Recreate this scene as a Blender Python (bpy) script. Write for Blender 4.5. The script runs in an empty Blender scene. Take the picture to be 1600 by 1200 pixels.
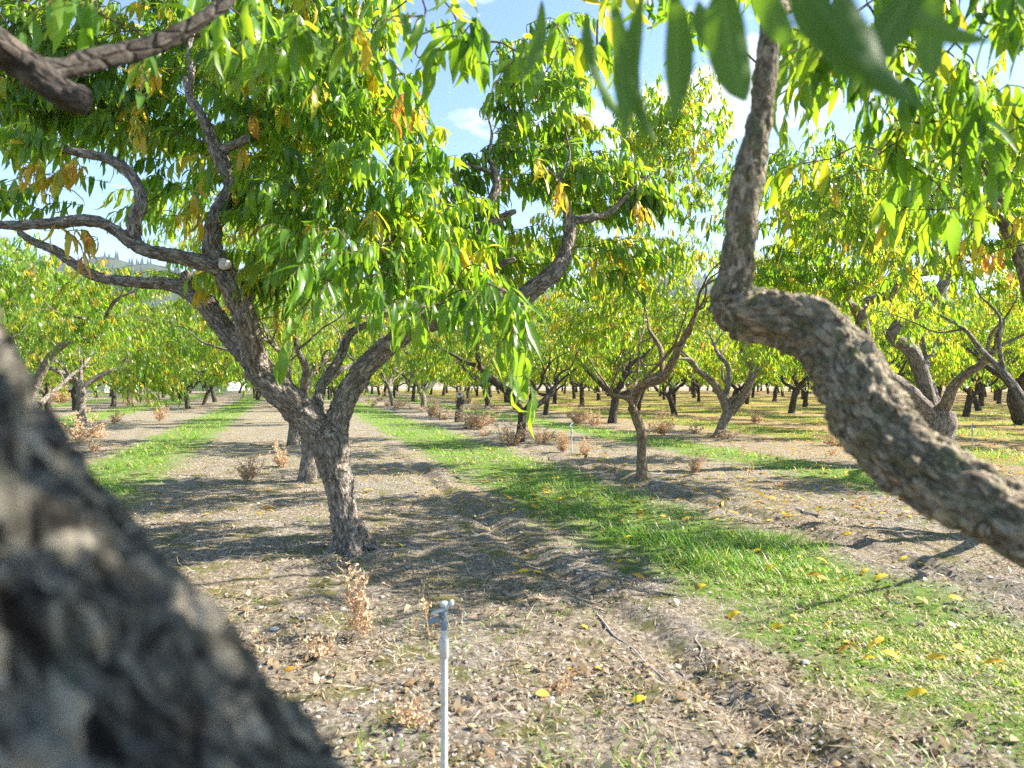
import bpy, math, random
import numpy as np
from mathutils import Vector, Matrix, noise

# ------------------------------------------------------------------ camera, sky, sun, exposure
SC = bpy.context.scene
COL = SC.collection
H = 1.25
F = 1066.7
cam_d = bpy.data.cameras.new('camera')
cam = bpy.data.objects.new('camera', cam_d)
COL.objects.link(cam)
cam.location = (0, 0, H)
cam.rotation_euler = (math.radians(90), 0, 0)
cam_d.sensor_width = 36.0
cam_d.lens = 24.0
cam_d.shift_y = -0.005
cam_d.clip_start = 0.02
cam_d.clip_end = 9000
cam_d.dof.use_dof = True
cam_d.dof.focus_distance = 7.5
cam_d.dof.aperture_fstop = 3.3
SC.camera = cam

SUN_AZ = math.radians(79)      # clockwise from the viewing direction (+Y)
SUN_EL = math.radians(37)
world = bpy.data.worlds.new('World')
SC.world = world
world.use_nodes = True
wn = world.node_tree
wn.nodes.clear()
w_out = wn.nodes.new('ShaderNodeOutputWorld')
w_bg = wn.nodes.new('ShaderNodeBackground')
w_sky = wn.nodes.new('ShaderNodeTexSky')
w_sky.sky_type = 'NISHITA'
w_sky.sun_disc = False
w_sky.sun_elevation = SUN_EL
w_sky.sun_rotation = SUN_AZ
w_sky.altitude = 900
w_sky.air_density = 1.0
w_sky.dust_density = 0.3
w_sky.ozone_density = 3.0
w_bg.inputs['Strength'].default_value = 0.10
# thin white cumulus patches
w_tc = wn.nodes.new('ShaderNodeTexCoord')
w_map = wn.nodes.new('ShaderNodeMapping')
w_map.inputs['Scale'].default_value = (1.6, 1.6, 4.0)
w_map.inputs['Location'].default_value = (0.62, 0.1, 0.55)
w_nz = wn.nodes.new('ShaderNodeTexNoise')
w_nz.inputs['Scale'].default_value = 1.7
w_nz.inputs['Detail'].default_value = 9
w_nz.inputs['Roughness'].default_value = 0.58
w_rp = wn.nodes.new('ShaderNodeValToRGB')
w_rp.color_ramp.elements[0].position = 0.59
w_rp.color_ramp.elements[1].position = 0.76
w_mix = wn.nodes.new('ShaderNodeMixRGB')
w_mix.inputs[2].default_value = (7.5, 7.6, 7.8, 1)
wn.links.new(w_tc.outputs['Generated'], w_map.inputs[0])
wn.links.new(w_map.outputs[0], w_nz.inputs['Vector'])
wn.links.new(w_nz.outputs['Fac'], w_rp.inputs[0])
wn.links.new(w_rp.outputs[0], w_mix.inputs[0])
wn.links.new(w_sky.outputs[0], w_mix.inputs[1])
wn.links.new(w_mix.outputs[0], w_bg.inputs[0])
wn.links.new(w_bg.outputs[0], w_out.inputs[0])

sun_d = bpy.data.lights.new('sun', 'SUN')
sun_d.energy = 5.0
sun_d.angle = math.radians(0.53)
sun_d.color = (1.0, 0.93, 0.82)
sun = bpy.data.objects.new('sun', sun_d)
COL.objects.link(sun)
sd = Vector((math.sin(SUN_AZ) * math.cos(SUN_EL), math.cos(SUN_AZ) * math.cos(SUN_EL), math.sin(SUN_EL)))
sun.rotation_euler = sd.to_track_quat('Z', 'Y').to_euler()
sun.location = sd * 40

SC.view_settings.view_transform = 'Standard'
SC.view_settings.look = 'None'
SC.view_settings.gamma = 1.0
SC.view_settings.exposure = 1.85
SC.cycles.use_denoising = False
SC.cycles.denoising_input_passes = 'RGB_ALBEDO_NORMAL'
SC.cycles.max_bounces = 10
SC.cycles.diffuse_bounces = 7
SC.cycles.transmission_bounces = 8
SC.cycles.glossy_bounces = 2
SC.cycles.sample_clamp_indirect = 6.0
SC.cycles.caustics_reflective = False
SC.cycles.caustics_refractive = False

random.seed(11)
RNG = np.random.default_rng(7)
TAN = -0.328                    # the rows run this far left for every metre of depth


def P(px, py, d):
    """a point of the place: pixel measured in the photograph, metres of depth"""
    return Vector(((px - 800) / F * d, d, H - (py - 592) / F * d))


# ------------------------------------------------------------------ helpers
def tag(o, label=None, cat=None, group=None, kind=None):
    if label: o['label'] = label
    if cat: o['category'] = cat
    if group: o['group'] = group
    if kind: o['kind'] = kind
    return o


def empty(name, loc, label=None, cat=None, group=None):
    o = bpy.data.objects.new(name, None)
    o.empty_display_size = 0.2
    o.location = loc
    COL.objects.link(o)
    return tag(o, label, cat, group)


def link(name, me, parent=None):
    o = bpy.data.objects.new(name, me)
    COL.objects.link(o)
    if parent is not None:
        o.parent = parent
        o.matrix_parent_inverse = Matrix.Identity(4)
    return o


def np_mesh(name, verts, faces, mats, smooth=True, attrs=None, mat_idx=None):
    """faces: (n,3) or (n,4) array, or a list of such arrays"""
    me = bpy.data.meshes.new(name)
    if not isinstance(faces, list):
        faces = [faces]
    faces = [np.asarray(f, dtype=np.int32) for f in faces if len(f)]
    verts = np.asarray(verts, dtype=np.float32)
    nl = sum(f.size for f in faces)
    nf = sum(len(f) for f in faces)
    me.vertices.add(len(verts))
    me.vertices.foreach_set('co', verts.ravel())
    me.loops.add(nl)
    me.loops.foreach_set('vertex_index', np.concatenate([f.ravel() for f in faces]))
    me.polygons.add(nf)
    tot = np.concatenate([np.full(len(f), f.shape[1], dtype=np.int32) for f in faces])
    st = np.concatenate([[0], np.cumsum(tot)[:-1]]).astype(np.int32)
    me.polygons.foreach_set('loop_start', st)
    me.polygons.foreach_set('loop_total', tot)
    if mat_idx is not None:
        me.polygons.foreach_set('material_index', np.asarray(mat_idx, dtype=np.int32))
    me.polygons.foreach_set('use_smooth', np.full(nf, smooth, dtype=bool))
    if attrs:
        for k, a in attrs.items():
            at = me.attributes.new(k, 'FLOAT_VECTOR', 'POINT')
            at.data.foreach_set('vector', np.asarray(a, dtype=np.float32).ravel())
    for m in (mats if isinstance(mats, (list, tuple)) else [mats]):
        me.materials.append(m)
    me.update(calc_edges=True)
    return me


class Geo:
    """collects pieces of one mesh"""
    def __init__(self):
        self.v, self.f3, self.f4, self.a, self.n = [], [], [], [], 0

    def add(self, v, f, a=None):
        v = np.asarray(v, dtype=np.float32)
        f = np.asarray(f, dtype=np.int32)
        self.v.append(v)
        (self.f3 if f.shape[1] == 3 else self.f4).append(f + self.n)
        self.a.append(np.zeros_like(v) if a is None else np.asarray(a, dtype=np.float32))
        self.n += len(v)

    def mesh(self, name, mat, smooth=True, attr='bark', origin=None):
        v = np.concatenate(self.v)
        if origin is not None:
            v = v - np.asarray(origin, dtype=np.float32)
        fs = []
        if self.f4: fs.append(np.concatenate(self.f4))
        if self.f3: fs.append(np.concatenate(self.f3))
        return np_mesh(name, v, fs, mat, smooth, {attr: np.concatenate(self.a)} if attr else None)


def nrm(a):
    return a / np.maximum(np.linalg.norm(a, axis=-1, keepdims=True), 1e-9)


def catmull(pts, step):
    """pts: (n,4) x y z radius -> resampled at about step"""
    p = np.asarray(pts, dtype=np.float64)
    q = np.vstack([2 * p[0] - p[1], p, 2 * p[-1] - p[-2]])
    out = []
    for i in range(1, len(q) - 2):
        L = np.linalg.norm(q[i + 1, :3] - q[i, :3])
        n = max(2, int(math.ceil(L / step)))
        t = np.linspace(0, 1, n, endpoint=False)[:, None]
        a, b, c, d = q[i - 1], q[i], q[i + 1], q[i + 2]
        out.append(0.5 * ((2 * b) + (-a + c) * t + (2 * a - 5 * b + 4 * c - d) * t ** 2 + (-a + 3 * b - 3 * c + d) * t ** 3))
    out.append(p[-1:])
    r = np.vstack(out)
    r[:, 3] = np.maximum(r[:, 3], 0.0012)
    return r


def frames(c):
    t = nrm(np.gradient(c, axis=0))
    n = np.zeros_like(t)
    a = np.array([0.0, 0.0, 1.0]) if abs(t[0][2]) < 0.8 else np.array([1.0, 0.0, 0.0])
    n0 = a - t[0] * (a @ t[0])
    n0 /= np.linalg.norm(n0)
    for i in range(len(t)):
        n0 = n0 - t[i] * (n0 @ t[i])
        n0 /= max(np.linalg.norm(n0), 1e-9)
        n[i] = n0
    return t, n, np.cross(t, n)


def tube(geo, pts, sides=8, step=0.06, lump=0.0, seed=0.0, caps=True):
    s = catmull(pts, step)
    c, r = s[:, :3], s[:, 3].copy()
    t, n, b = frames(c)
    arc = np.concatenate([[0], np.cumsum(np.linalg.norm(np.diff(c, axis=0), axis=1))])
    th = np.linspace(0, 2 * math.pi, sides, endpoint=False)
    rr = np.repeat(r[:, None], sides, 1)
    if lump > 0:
        for i in range(len(c)):
            for j in range(sides):
                v = Vector((math.cos(th[j]) * 1.3 + seed, math.sin(th[j]) * 1.3, arc[i] * 7 + seed))
                rr[i, j] *= 1 + lump * noise.fractal(v, 1.0, 2.0, 3)
    ring = n[:, None, :] * np.cos(th)[None, :, None] + b[:, None, :] * np.sin(th)[None, :, None]
    v = c[:, None, :] + ring * rr[:, :, None]
    at = np.stack([np.cos(th)[None, :] * rr, np.sin(th)[None, :] * rr, np.repeat(arc[:, None], sides, 1) + seed], -1)
    N = len(c)
    i, j = np.meshgrid(np.arange(N - 1), np.arange(sides), indexing='ij')
    j2 = (j + 1) % sides
    f = np.stack([i * sides + j, i * sides + j2, (i + 1) * sides + j2, (i + 1) * sides + j], -1).reshape(-1, 4)
    v = v.reshape(-1, 3)
    at = at.reshape(-1, 3)
    geo.add(v, f, at)
    if caps:
        for k, e in ((0, -1), (N - 1, 1)):
            ids = np.arange(sides) + k * sides
            vv = np.vstack([v[ids], c[k] + t[k] * e * r[k] * 0.25])
            ff = np.stack([np.arange(sides), (np.arange(sides) + 1) % sides, np.full(sides, sides)], -1)
            if e < 0: ff = ff[:, ::-1]
            geo.add(vv, ff, np.vstack([at[ids], [[0, 0, at[ids][0][2]]]]))
    return s


# ------------------------------------------------------------------ materials
def mat(name):
    m = bpy.data.materials.new(name)
    m.use_nodes = True
    nt = m.node_tree
    nt.nodes.clear()
    out = nt.nodes.new('ShaderNodeOutputMaterial')
    return m, nt, out


def N(nt, kind, **kw):
    n = nt.nodes.new(kind)
    for k, v in kw.items():
        if k in n.inputs.keys() if isinstance(k, str) else False:
            n.inputs[k].default_value = v
        else:
            setattr(n, k, v)
    return n


def ramp(nt, stops, interp='LINEAR'):
    r = nt.nodes.new('ShaderNodeValToRGB')
    r.color_ramp.interpolation = interp
    el = r.color_ramp.elements
    while len(el) < len(stops):
        el.new(0.5)
    for e, (p, c) in zip(el, stops):
        e.position = p
        e.color = (c[0], c[1], c[2], 1)
    return r


def mixc(nt, fac, a, b, blend='MIX'):
    m = nt.nodes.new('ShaderNodeMixRGB')
    m.blend_type = blend
    for s, v in ((0, fac), (1, a), (2, b)):
        if isinstance(v, (int, float)):
            m.inputs[s].default_value = v
        elif isinstance(v, tuple):
            m.inputs[s].default_value = (v[0], v[1], v[2], 1)
        else:
            nt.links.new(v, m.inputs[s])
    return m.outputs[0]


def noise_tex(nt, vec, scale, detail=5, rough=0.55, dist=0.0):
    n = nt.nodes.new('ShaderNodeTexNoise')
    n.inputs['Scale'].default_value = scale
    n.inputs['Detail'].default_value = detail
    n.inputs['Roughness'].default_value = rough
    n.inputs['Distortion'].default_value = dist
    if vec is not None: nt.links.new(vec, n.inputs['Vector'])
    return n.outputs['Fac']


def bark_mat(name, stops, lichen, lichen_amt, flake, flake_amt, bump=0.02, scale=1.0, dist=0.5, zs=0.38, grain=38):
    m, nt, out = mat(name)
    at = N(nt, 'ShaderNodeAttribute', attribute_name='bark')
    mp = nt.nodes.new('ShaderNodeMapping')
    mp.inputs['Scale'].default_value = (scale, scale, zs * scale)
    nt.links.new(at.outputs['Vector'], mp.inputs[0])
    base = ramp(nt, stops)
    nt.links.new(noise_tex(nt, mp.outputs[0], grain, 9, 0.72, dist), base.inputs[0])
    vor = nt.nodes.new('ShaderNodeTexVoronoi')
    vor.inputs['Scale'].default_value = 62
    vor.inputs['Randomness'].default_value = 1.0
    nt.links.new(mp.outputs[0], vor.inputs['Vector'])
    sep = nt.nodes.new('ShaderNodeSeparateColor')
    nt.links.new(vor.outputs['Color'], sep.inputs[0])
    fr = ramp(nt, [(1 - flake_amt - 0.06, (0, 0, 0)), (1 - flake_amt + 0.03, (1, 1, 1))])
    nt.links.new(sep.outputs[0], fr.inputs[0])
    col = mixc(nt, fr.outputs[0], base.outputs[0], flake)
    lr = ramp(nt, [(0.62 - lichen_amt, (0, 0, 0)), (0.78 - lichen_amt, (1, 1, 1))])
    nt.links.new(noise_tex(nt, at.outputs['Vector'], 17 * scale, 6, 0.65), lr.inputs[0])
    col = mixc(nt, lr.outputs[0], col, lichen)
    b = nt.nodes.new('ShaderNodeBsdfPrincipled')
    b.inputs['Roughness'].default_value = 0.88
    b.inputs['Specular IOR Level'].default_value = 0.25
    nt.links.new(col, b.inputs['Base Color'])
    ed = nt.nodes.new('ShaderNodeTexVoronoi')
    ed.feature = 'DISTANCE_TO_EDGE'
    ed.inputs['Scale'].default_value = 48
    nt.links.new(mp.outputs[0], ed.inputs['Vector'])
    er = ramp(nt, [(0.0, (0, 0, 0)), (0.16, (1, 1, 1))])
    nt.links.new(ed.outputs['Distance'], er.inputs[0])
    add = nt.nodes.new('ShaderNodeMath')
    add.operation = 'MULTIPLY_ADD'
    nt.links.new(noise_tex(nt, mp.outputs[0], 90, 7, 0.7), add.inputs[0])
    add.inputs[1].default_value = 1.4
    nt.links.new(er.outputs[0], add.inputs[2])
    bp = nt.nodes.new('ShaderNodeBump')
    bp.inputs['Strength'].default_value = 0.9
    bp.inputs['Distance'].default_value = bump
    nt.links.new(add.outputs[0], bp.inputs['Height'])
    nt.links.new(bp.outputs[0], b.inputs['Normal'])
    nt.links.new(b.outputs[0], out.inputs[0])
    return m


def leaf_mat(name, stops, trans=0.45, rough=0.34, transmul=(1.25, 1.2, 0.7), attr='leaf', tstops=None):
    """leaf attribute: x = across (-1..1), y = tint (0..1), z = along"""
    m, nt, out = mat(name)
    at = N(nt, 'ShaderNodeAttribute', attribute_name=attr)
    sx = nt.nodes.new('ShaderNodeSeparateXYZ')
    nt.links.new(at.outputs['Vector'], sx.inputs[0])
    r = ramp(nt, stops)
    nt.links.new(sx.outputs['Y'], r.inputs[0])
    ab = N(nt, 'ShaderNodeMath', operation='ABSOLUTE')
    nt.links.new(sx.outputs['X'], ab.inputs[0])
    rib = ramp(nt, [(0.03, (0.45, 0.45, 0.45)), (0.11, (0, 0, 0))])
    nt.links.new(ab.outputs[0], rib.inputs[0])
    col = mixc(nt, rib.outputs[0], r.outputs[0], (0.34, 0.40, 0.14))
    geo = nt.nodes.new('ShaderNodeNewGeometry')
    back = mixc(nt, 0.2, col, (0.17, 0.22, 0.11))
    col2 = nt.nodes.new('ShaderNodeMixRGB')
    nt.links.new(geo.outputs['Backfacing'], col2.inputs[0])
    nt.links.new(col, col2.inputs[1])
    nt.links.new(back, col2.inputs[2])
    b = nt.nodes.new('ShaderNodeBsdfPrincipled')
    b.inputs['Roughness'].default_value = rough
    b.inputs['Specular IOR Level'].default_value = 0.15 if rough > .55 else 0.5
    nt.links.new(col2.outputs[0], b.inputs['Base Color'])
    t = nt.nodes.new('ShaderNodeBsdfTranslucent')
    if tstops:
        r2 = ramp(nt, tstops)
        nt.links.new(sx.outputs['Y'], r2.inputs[0])
        nt.links.new(r2.outputs[0], t.inputs[0])
    else:
        nt.links.new(mixc(nt, 1.0, r.outputs[0], transmul, 'MULTIPLY'), t.inputs[0])
    mx = nt.nodes.new('ShaderNodeMixShader')
    mx.inputs[0].default_value = trans
    nt.links.new(b.outputs[0], mx.inputs[1])
    nt.links.new(t.outputs[0], mx.inputs[2])
    nt.links.new(mx.outputs[0], out.inputs[0])
    return m


LEAF_STOPS = [(0.0, (0.034, 0.095, 0.017)), (0.35, (0.075, 0.180, 0.024)), (0.62, (0.135, 0.265, 0.028)),
              (0.78, (0.24, 0.32, 0.030)), (0.88, (0.52, 0.38, 0.035)), (0.95, (0.55, 0.22, 0.03)), (1.0, (0.42, 0.16, 0.05))]
LEAF_THRU = [(0.0, (0.11, 0.24, 0.012)), (0.35, (0.27, 0.49, 0.018)), (0.62, (0.47, 0.64, 0.022)), (0.78, (0.66, 0.64, 0.03)), (0.88, (0.80, 0.58, 0.04)), (0.95, (0.75, 0.32, 0.04)), (1.0, (0.5, 0.2, 0.06))]
M_LEAF = leaf_mat('peach_leaf', LEAF_STOPS, trans=0.55, rough=0.30, tstops=LEAF_THRU)
M_LEAF_DULL = leaf_mat('peach_leaf_dull', LEAF_STOPS, trans=0.38, rough=0.6, tstops=LEAF_THRU)
M_LITTER = leaf_mat('fallen_leaf', [(0.0, (0.68, 0.48, 0.03)), (0.4, (0.66, 0.38, 0.03)), (0.65, (0.52, 0.22, 0.03)),
                                    (0.8, (0.30, 0.15, 0.07)), (1.0, (0.50, 0.40, 0.28))], trans=0.15, rough=0.6, transmul=(1, 1, 0.8))
M_STRAW = leaf_mat('dry_litter', [(0.0, (0.18, 0.11, 0.06)), (0.35, (0.34, 0.24, 0.14)), (0.7, (0.50, 0.40, 0.27)), (1.0, (0.66, 0.58, 0.46))],
                   trans=0.1, rough=0.75, transmul=(1, 1, 1))
M_GRASS = leaf_mat('grass_blade', [(0.0, (0.05, 0.15, 0.012)), (0.45, (0.12, 0.30, 0.018)), (0.72, (0.28, 0.42, 0.05)), (0.88, (0.48, 0.44, 0.17)), (1.0, (0.62, 0.52, 0.30))],
                   trans=0.4, rough=0.45, transmul=(1.5, 1.5, 0.8))
M_WEED = leaf_mat('dry_weed', [(0.0, (0.30, 0.14, 0.07)), (0.5, (0.54, 0.33, 0.18)), (1.0, (0.74, 0.56, 0.38))], trans=0.2, rough=0.8, transmul=(1, 1, 1))

M_BARK = bark_mat('gnarled_bark', [(0.32, (0.048, 0.036, 0.028)), (0.45, (0.155, 0.122, 0.097)), (0.58, (0.30, 0.252, 0.21)), (0.72, (0.52, 0.47, 0.41))],
                  (0.28, 0.27, 0.22), 0.07, (0.40, 0.34, 0.28), 0.18, bump=0.012)
M_BARK_NEAR = bark_mat('flaking_bark', [(0.32, (0.034, 0.022, 0.014)), (0.44, (0.140, 0.105, 0.068)), (0.56, (0.285, 0.228, 0.155)), (0.70, (0.58, 0.50, 0.39))],
                       (0.165, 0.165, 0.085), 0.13, (0.42, 0.34, 0.24), 0.22, bump=0.009, scale=1.25, dist=1.6, zs=0.5, grain=60)
M_BARK_GREY = bark_mat('lichen_bark', [(0.40, (0.010, 0.008, 0.006)), (0.47, (0.055, 0.048, 0.038)), (0.55, (0.16, 0.148, 0.115)), (0.67, (0.40, 0.355, 0.27))],
                       (0.15, 0.165, 0.125), 0.06, (0.38, 0.325, 0.24), 0.24, bump=0.012, scale=1.15, dist=1.5, zs=0.5, grain=38)
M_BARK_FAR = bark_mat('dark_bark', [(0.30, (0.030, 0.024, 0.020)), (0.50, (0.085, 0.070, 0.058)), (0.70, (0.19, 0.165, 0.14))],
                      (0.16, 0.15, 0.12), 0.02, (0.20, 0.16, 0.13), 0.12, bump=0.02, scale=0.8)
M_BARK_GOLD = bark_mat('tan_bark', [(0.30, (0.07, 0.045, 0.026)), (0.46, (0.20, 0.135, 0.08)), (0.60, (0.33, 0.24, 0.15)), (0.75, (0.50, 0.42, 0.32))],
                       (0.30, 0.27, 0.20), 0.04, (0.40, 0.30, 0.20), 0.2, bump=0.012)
M_TWIG = bark_mat('twig_bark', [(0.3, (0.06, 0.035, 0.025)), (0.6, (0.14, 0.085, 0.055)), (0.8, (0.22, 0.15, 0.10))], (0.2, 0.18, 0.14), 0.0, (0.2, 0.13, 0.09), 0.1, bump=0.003)

m, nt, out = mat('cut_wood')
b = nt.nodes.new('ShaderNodeBsdfPrincipled')
b.inputs['Roughness'].default_value = 0.8
tc = nt.nodes.new('ShaderNodeTexCoord')
r = ramp(nt, [(0.35, (0.42, 0.33, 0.25)), (0.65, (0.66, 0.58, 0.49))])
nt.links.new(noise_tex(nt, tc.outputs['Object'], 60, 6, 0.7), r.inputs[0])
nt.links.new(r.outputs[0], b.inputs['Base Color'])
nt.links.new(b.outputs[0], out.inputs[0])
M_CUT = m


def simple(name, col, rough=0.5, var=0.12, scale=40, metal=0.0):
    m, nt, out = mat(name)
    b = nt.nodes.new('ShaderNodeBsdfPrincipled')
    b.inputs['Roughness'].default_value = rough
    b.inputs['Metallic'].default_value = metal
    tc = nt.nodes.new('ShaderNodeTexCoord')
    r = ramp(nt, [(0.3, tuple(c * (1 - var) for c in col)), (0.7, tuple(min(1, c * (1 + var)) for c in col))])
    nt.links.new(noise_tex(nt, tc.outputs['Object'], scale, 6, 0.7), r.inputs[0])
    nt.links.new(r.outputs[0], b.inputs['Base Color'])
    nt.links.new(b.outputs[0], out.inputs[0])
    return m


M_PVC = simple('weathered_pvc', (0.52, 0.51, 0.47), 0.5, 0.28, 24)
M_PLAST = simple('blue_grey_plastic', (0.20, 0.25, 0.28), 0.4, 0.3, 60)
M_PLAST_DK = simple('black_plastic', (0.05, 0.055, 0.06), 0.5, 0.2)
M_PLAST_LT = simple('pale_plastic', (0.52, 0.58, 0.60), 0.4, 0.15)
M_WALLW = simple('white_siding', (0.78, 0.79, 0.80), 0.6, 0.04, 3)
M_GLASS = simple('dark_window', (0.05, 0.06, 0.07), 0.1, 0.2, 2)
M_ROOF = simple('grey_roof', (0.16, 0.16, 0.17), 0.8, 0.15, 4)
M_ROAD = simple('pale_gravel', (0.50, 0.47, 0.42), 0.9, 0.1, 1)
M_STONE = leaf_mat('stone', [(0.0, (0.16, 0.15, 0.14)), (0.5, (0.30, 0.275, 0.245)), (1.0, (0.50, 0.47, 0.43))], trans=0.0, rough=0.85, transmul=(1, 1, 1))

# ------------------------------------------------------------------ ground
STRIPS = [(-2.25, 0.62), (3.05, 0.74), (7.25, 0.62), (11.6, 1.0), (16.0, 1.3), (20.4, 1.3), (24.8, 1.3), (29.2, 1.3), (33.6, 1.3), (-6.5, 0.7), (-10.9, 0.7), (-15.3, 0.7)]


def lat(x, y):
    return x - TAN * y


def gh(x, y):
    """height of the ground"""
    d = math.hypot(x, y)
    z = 0.035 * noise.noise(Vector((x * 0.5, y * 0.5, 3.1)))
    if d < 16:
        k = 1.0 if d < 9 else (16 - d) / 7
        z += k * (0.010 * noise.noise(Vector((x * 2.3, y * 2.3, 7.7))) + 0.017 * noise.fractal(Vector((x * 7, y * 7, 1.3)), 0.9, 2.1, 4))
        # shallow wheel rut beside the grass strip
        l = lat(x, y)
        wob = 0.12 * noise.noise(Vector((y * 0.6, 4.2, 0)))
        for l0 in (1.75, 4.25):
            z -= k * 0.035 * math.exp(-((l - l0 - wob) / 0.10) ** 2)
            z += k * 0.02 * math.exp(-((l - l0 - 0.2 - wob) / 0.10) ** 2)
    return z if d > 0.01 else 0.0


def ground_material():
    m, nt, out = mat('orchard_soil')
    g = nt.nodes.new('ShaderNodeNewGeometry')
    pos = g.outputs['Position']
    sx = nt.nodes.new('ShaderNodeSeparateXYZ')
    nt.links.new(pos, sx.inputs[0])
    L = N(nt, 'ShaderNodeMath', operation='MULTIPLY_ADD')
    nt.links.new(sx.outputs['Y'], L.inputs[0])
    L.inputs[1].default_value = -TAN
    nt.links.new(sx.outputs['X'], L.inputs[2])
    # soil: grey tan clods with straw
    soil = ramp(nt, [(0.35, (0.040, 0.034, 0.028)), (0.46, (0.195, 0.172, 0.142)), (0.55, (0.375, 0.338, 0.285)), (0.67, (0.70, 0.645, 0.565))])
    nt.links.new(noise_tex(nt, pos, 30, 11, 0.8, 0.3), soil.inputs[0])
    big = ramp(nt, [(0.35, (0, 0, 0)), (0.62, (1, 1, 1))])
    nt.links.new(noise_tex(nt, pos, 0.9, 5, 0.6), big.inputs[0])
    col = mixc(nt, big.outputs[0], soil.outputs[0], mixc(nt, 1.0, soil.outputs[0], (1.12, 0.99, 0.84), 'MULTIPLY'))
    # reddish brown litter specks
    lit = ramp(nt, [(0.60, (0, 0, 0)), (0.66, (0.85, 0.85, 0.85))])
    nt.links.new(noise_tex(nt, pos, 34, 6, 0.62, 0.8), lit.inputs[0])
    col = mixc(nt, lit.outputs[0], col, (0.30, 0.19, 0.11))
    # moss
    ms = ramp(nt, [(0.50, (0, 0, 0)), (0.60, (0.85, 0.85, 0.85))])
    nt.links.new(noise_tex(nt, pos, 3.2, 9, 0.78), ms.inputs[0])
    col = mixc(nt, ms.outputs[0], col, (0.145, 0.150, 0.030))
    # grass strips
    wob = nt.nodes.new('ShaderNodeMath')
    wob.operation = 'MULTIPLY_ADD'
    nt.links.new(noise_tex(nt, pos, 1.6, 6, 0.7), wob.inputs[0])
    wob.inputs[1].default_value = 1.3
    nt.links.new(L.outputs[0], wob.inputs[2])
    fac = None
    for l0, hw in STRIPS:
        s = N(nt, 'ShaderNodeMath', operation='SUBTRACT')
        nt.links.new(wob.outputs[0], s.inputs[0])
        s.inputs[1].default_value = l0 + 0.65
        a = N(nt, 'ShaderNodeMath', operation='ABSOLUTE')
        nt.links.new(s.outputs[0], a.inputs[0])
        mr = nt.nodes.new('ShaderNodeMapRange')
        mr.inputs[1].default_value = hw - 0.12
        mr.inputs[2].default_value = hw + 0.22
        mr.inputs[3].default_value = 1.0
        mr.inputs[4].default_value = 0.0
        nt.links.new(a.outputs[0], mr.inputs[0])
        if fac is None:
            fac = mr.outputs[0]
        else:
            mm = N(nt, 'ShaderNodeMath', operation='MAXIMUM')
            nt.links.new(fac, mm.inputs[0])
            nt.links.new(mr.outputs[0], mm.inputs[1])
            fac = mm.outputs[0]
    far = nt.nodes.new('ShaderNodeMapRange')       # the orchard ends, dry field beyond
    far.inputs[1].default_value = 78
    far.inputs[2].default_value = 84
    far.inputs[3].default_value = 1.0
    far.inputs[4].default_value = 0.0
    nt.links.new(sx.outputs['Y'], far.inputs[0])
    pt = ramp(nt, [(0.36, (0.25, 0.25, 0.25)), (0.52, (1, 1, 1))])
    nt.links.new(noise_tex(nt, pos, 2.3, 7, 0.72), pt.inputs[0])
    pm = N(nt, 'ShaderNodeMath', operation='MULTIPLY')
    nt.links.new(fac, pm.inputs[0])
    nt.links.new(pt.outputs[0], pm.inputs[1])
    fac = pm.outputs[0]
    fm = N(nt, 'ShaderNodeMath', operation='MULTIPLY')
    nt.links.new(fac, fm.inputs[0])
    nt.links.new(far.outputs[0], fm.inputs[1])
    gr = ramp(nt, [(0.32, (0.07, 0.15, 0.02)), (0.52, (0.15, 0.26, 0.035)), (0.64, (0.30, 0.33, 0.09)), (0.75, (0.42, 0.38, 0.20))])
    nt.links.new(noise_tex(nt, pos, 14, 8, 0.7), gr.inputs[0])
    col = mixc(nt, fm.outputs[0], col, gr.outputs[0])
    # more fallen yellow leaves among the rows further right
    rgt = nt.nodes.new('ShaderNodeMapRange')
    rgt.inputs[1].default_value = 7.5
    rgt.inputs[2].default_value = 12.5
    nt.links.new(L.outputs[0], rgt.inputs[0])
    yl = ramp(nt, [(0.44, (0, 0, 0)), (0.54, (0.85, 0.85, 0.85))])
    nt.links.new(noise_tex(nt, pos, 6.5, 7, 0.72), yl.inputs[0])
    ym = N(nt, 'ShaderNodeMath', operation='MULTIPLY')
    nt.links.new(yl.outputs[0], ym.inputs[0])
    nt.links.new(rgt.outputs[0], ym.inputs[1])
    ym2 = N(nt, 'ShaderNodeMath', operation='MULTIPLY')
    nt.links.new(ym.outputs[0], ym2.inputs[0])
    nt.links.new(far.outputs[0], ym2.inputs[1])
    col = mixc(nt, ym2.outputs[0], col, (0.40, 0.24, 0.045))
    b = nt.nodes.new('ShaderNodeBsdfPrincipled')
    b.inputs['Roughness'].default_value = 0.95
    b.inputs['Specular IOR Level'].default_value = 0.15
    nt.links.new(col, b.inputs['Base Color'])
    bp = nt.nodes.new('ShaderNodeBump')
    bp.inputs['Strength'].default_value = 1.0
    bp.inputs['Distance'].default_value = 0.045
    nt.links.new(noise_tex(nt, pos, 32, 11, 0.78, 0.4), bp.inputs['Height'])
    nt.links.new(bp.outputs[0], b.inputs['Normal'])
    nt.links.new(b.outputs[0], out.inputs[0])
    return m


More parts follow.
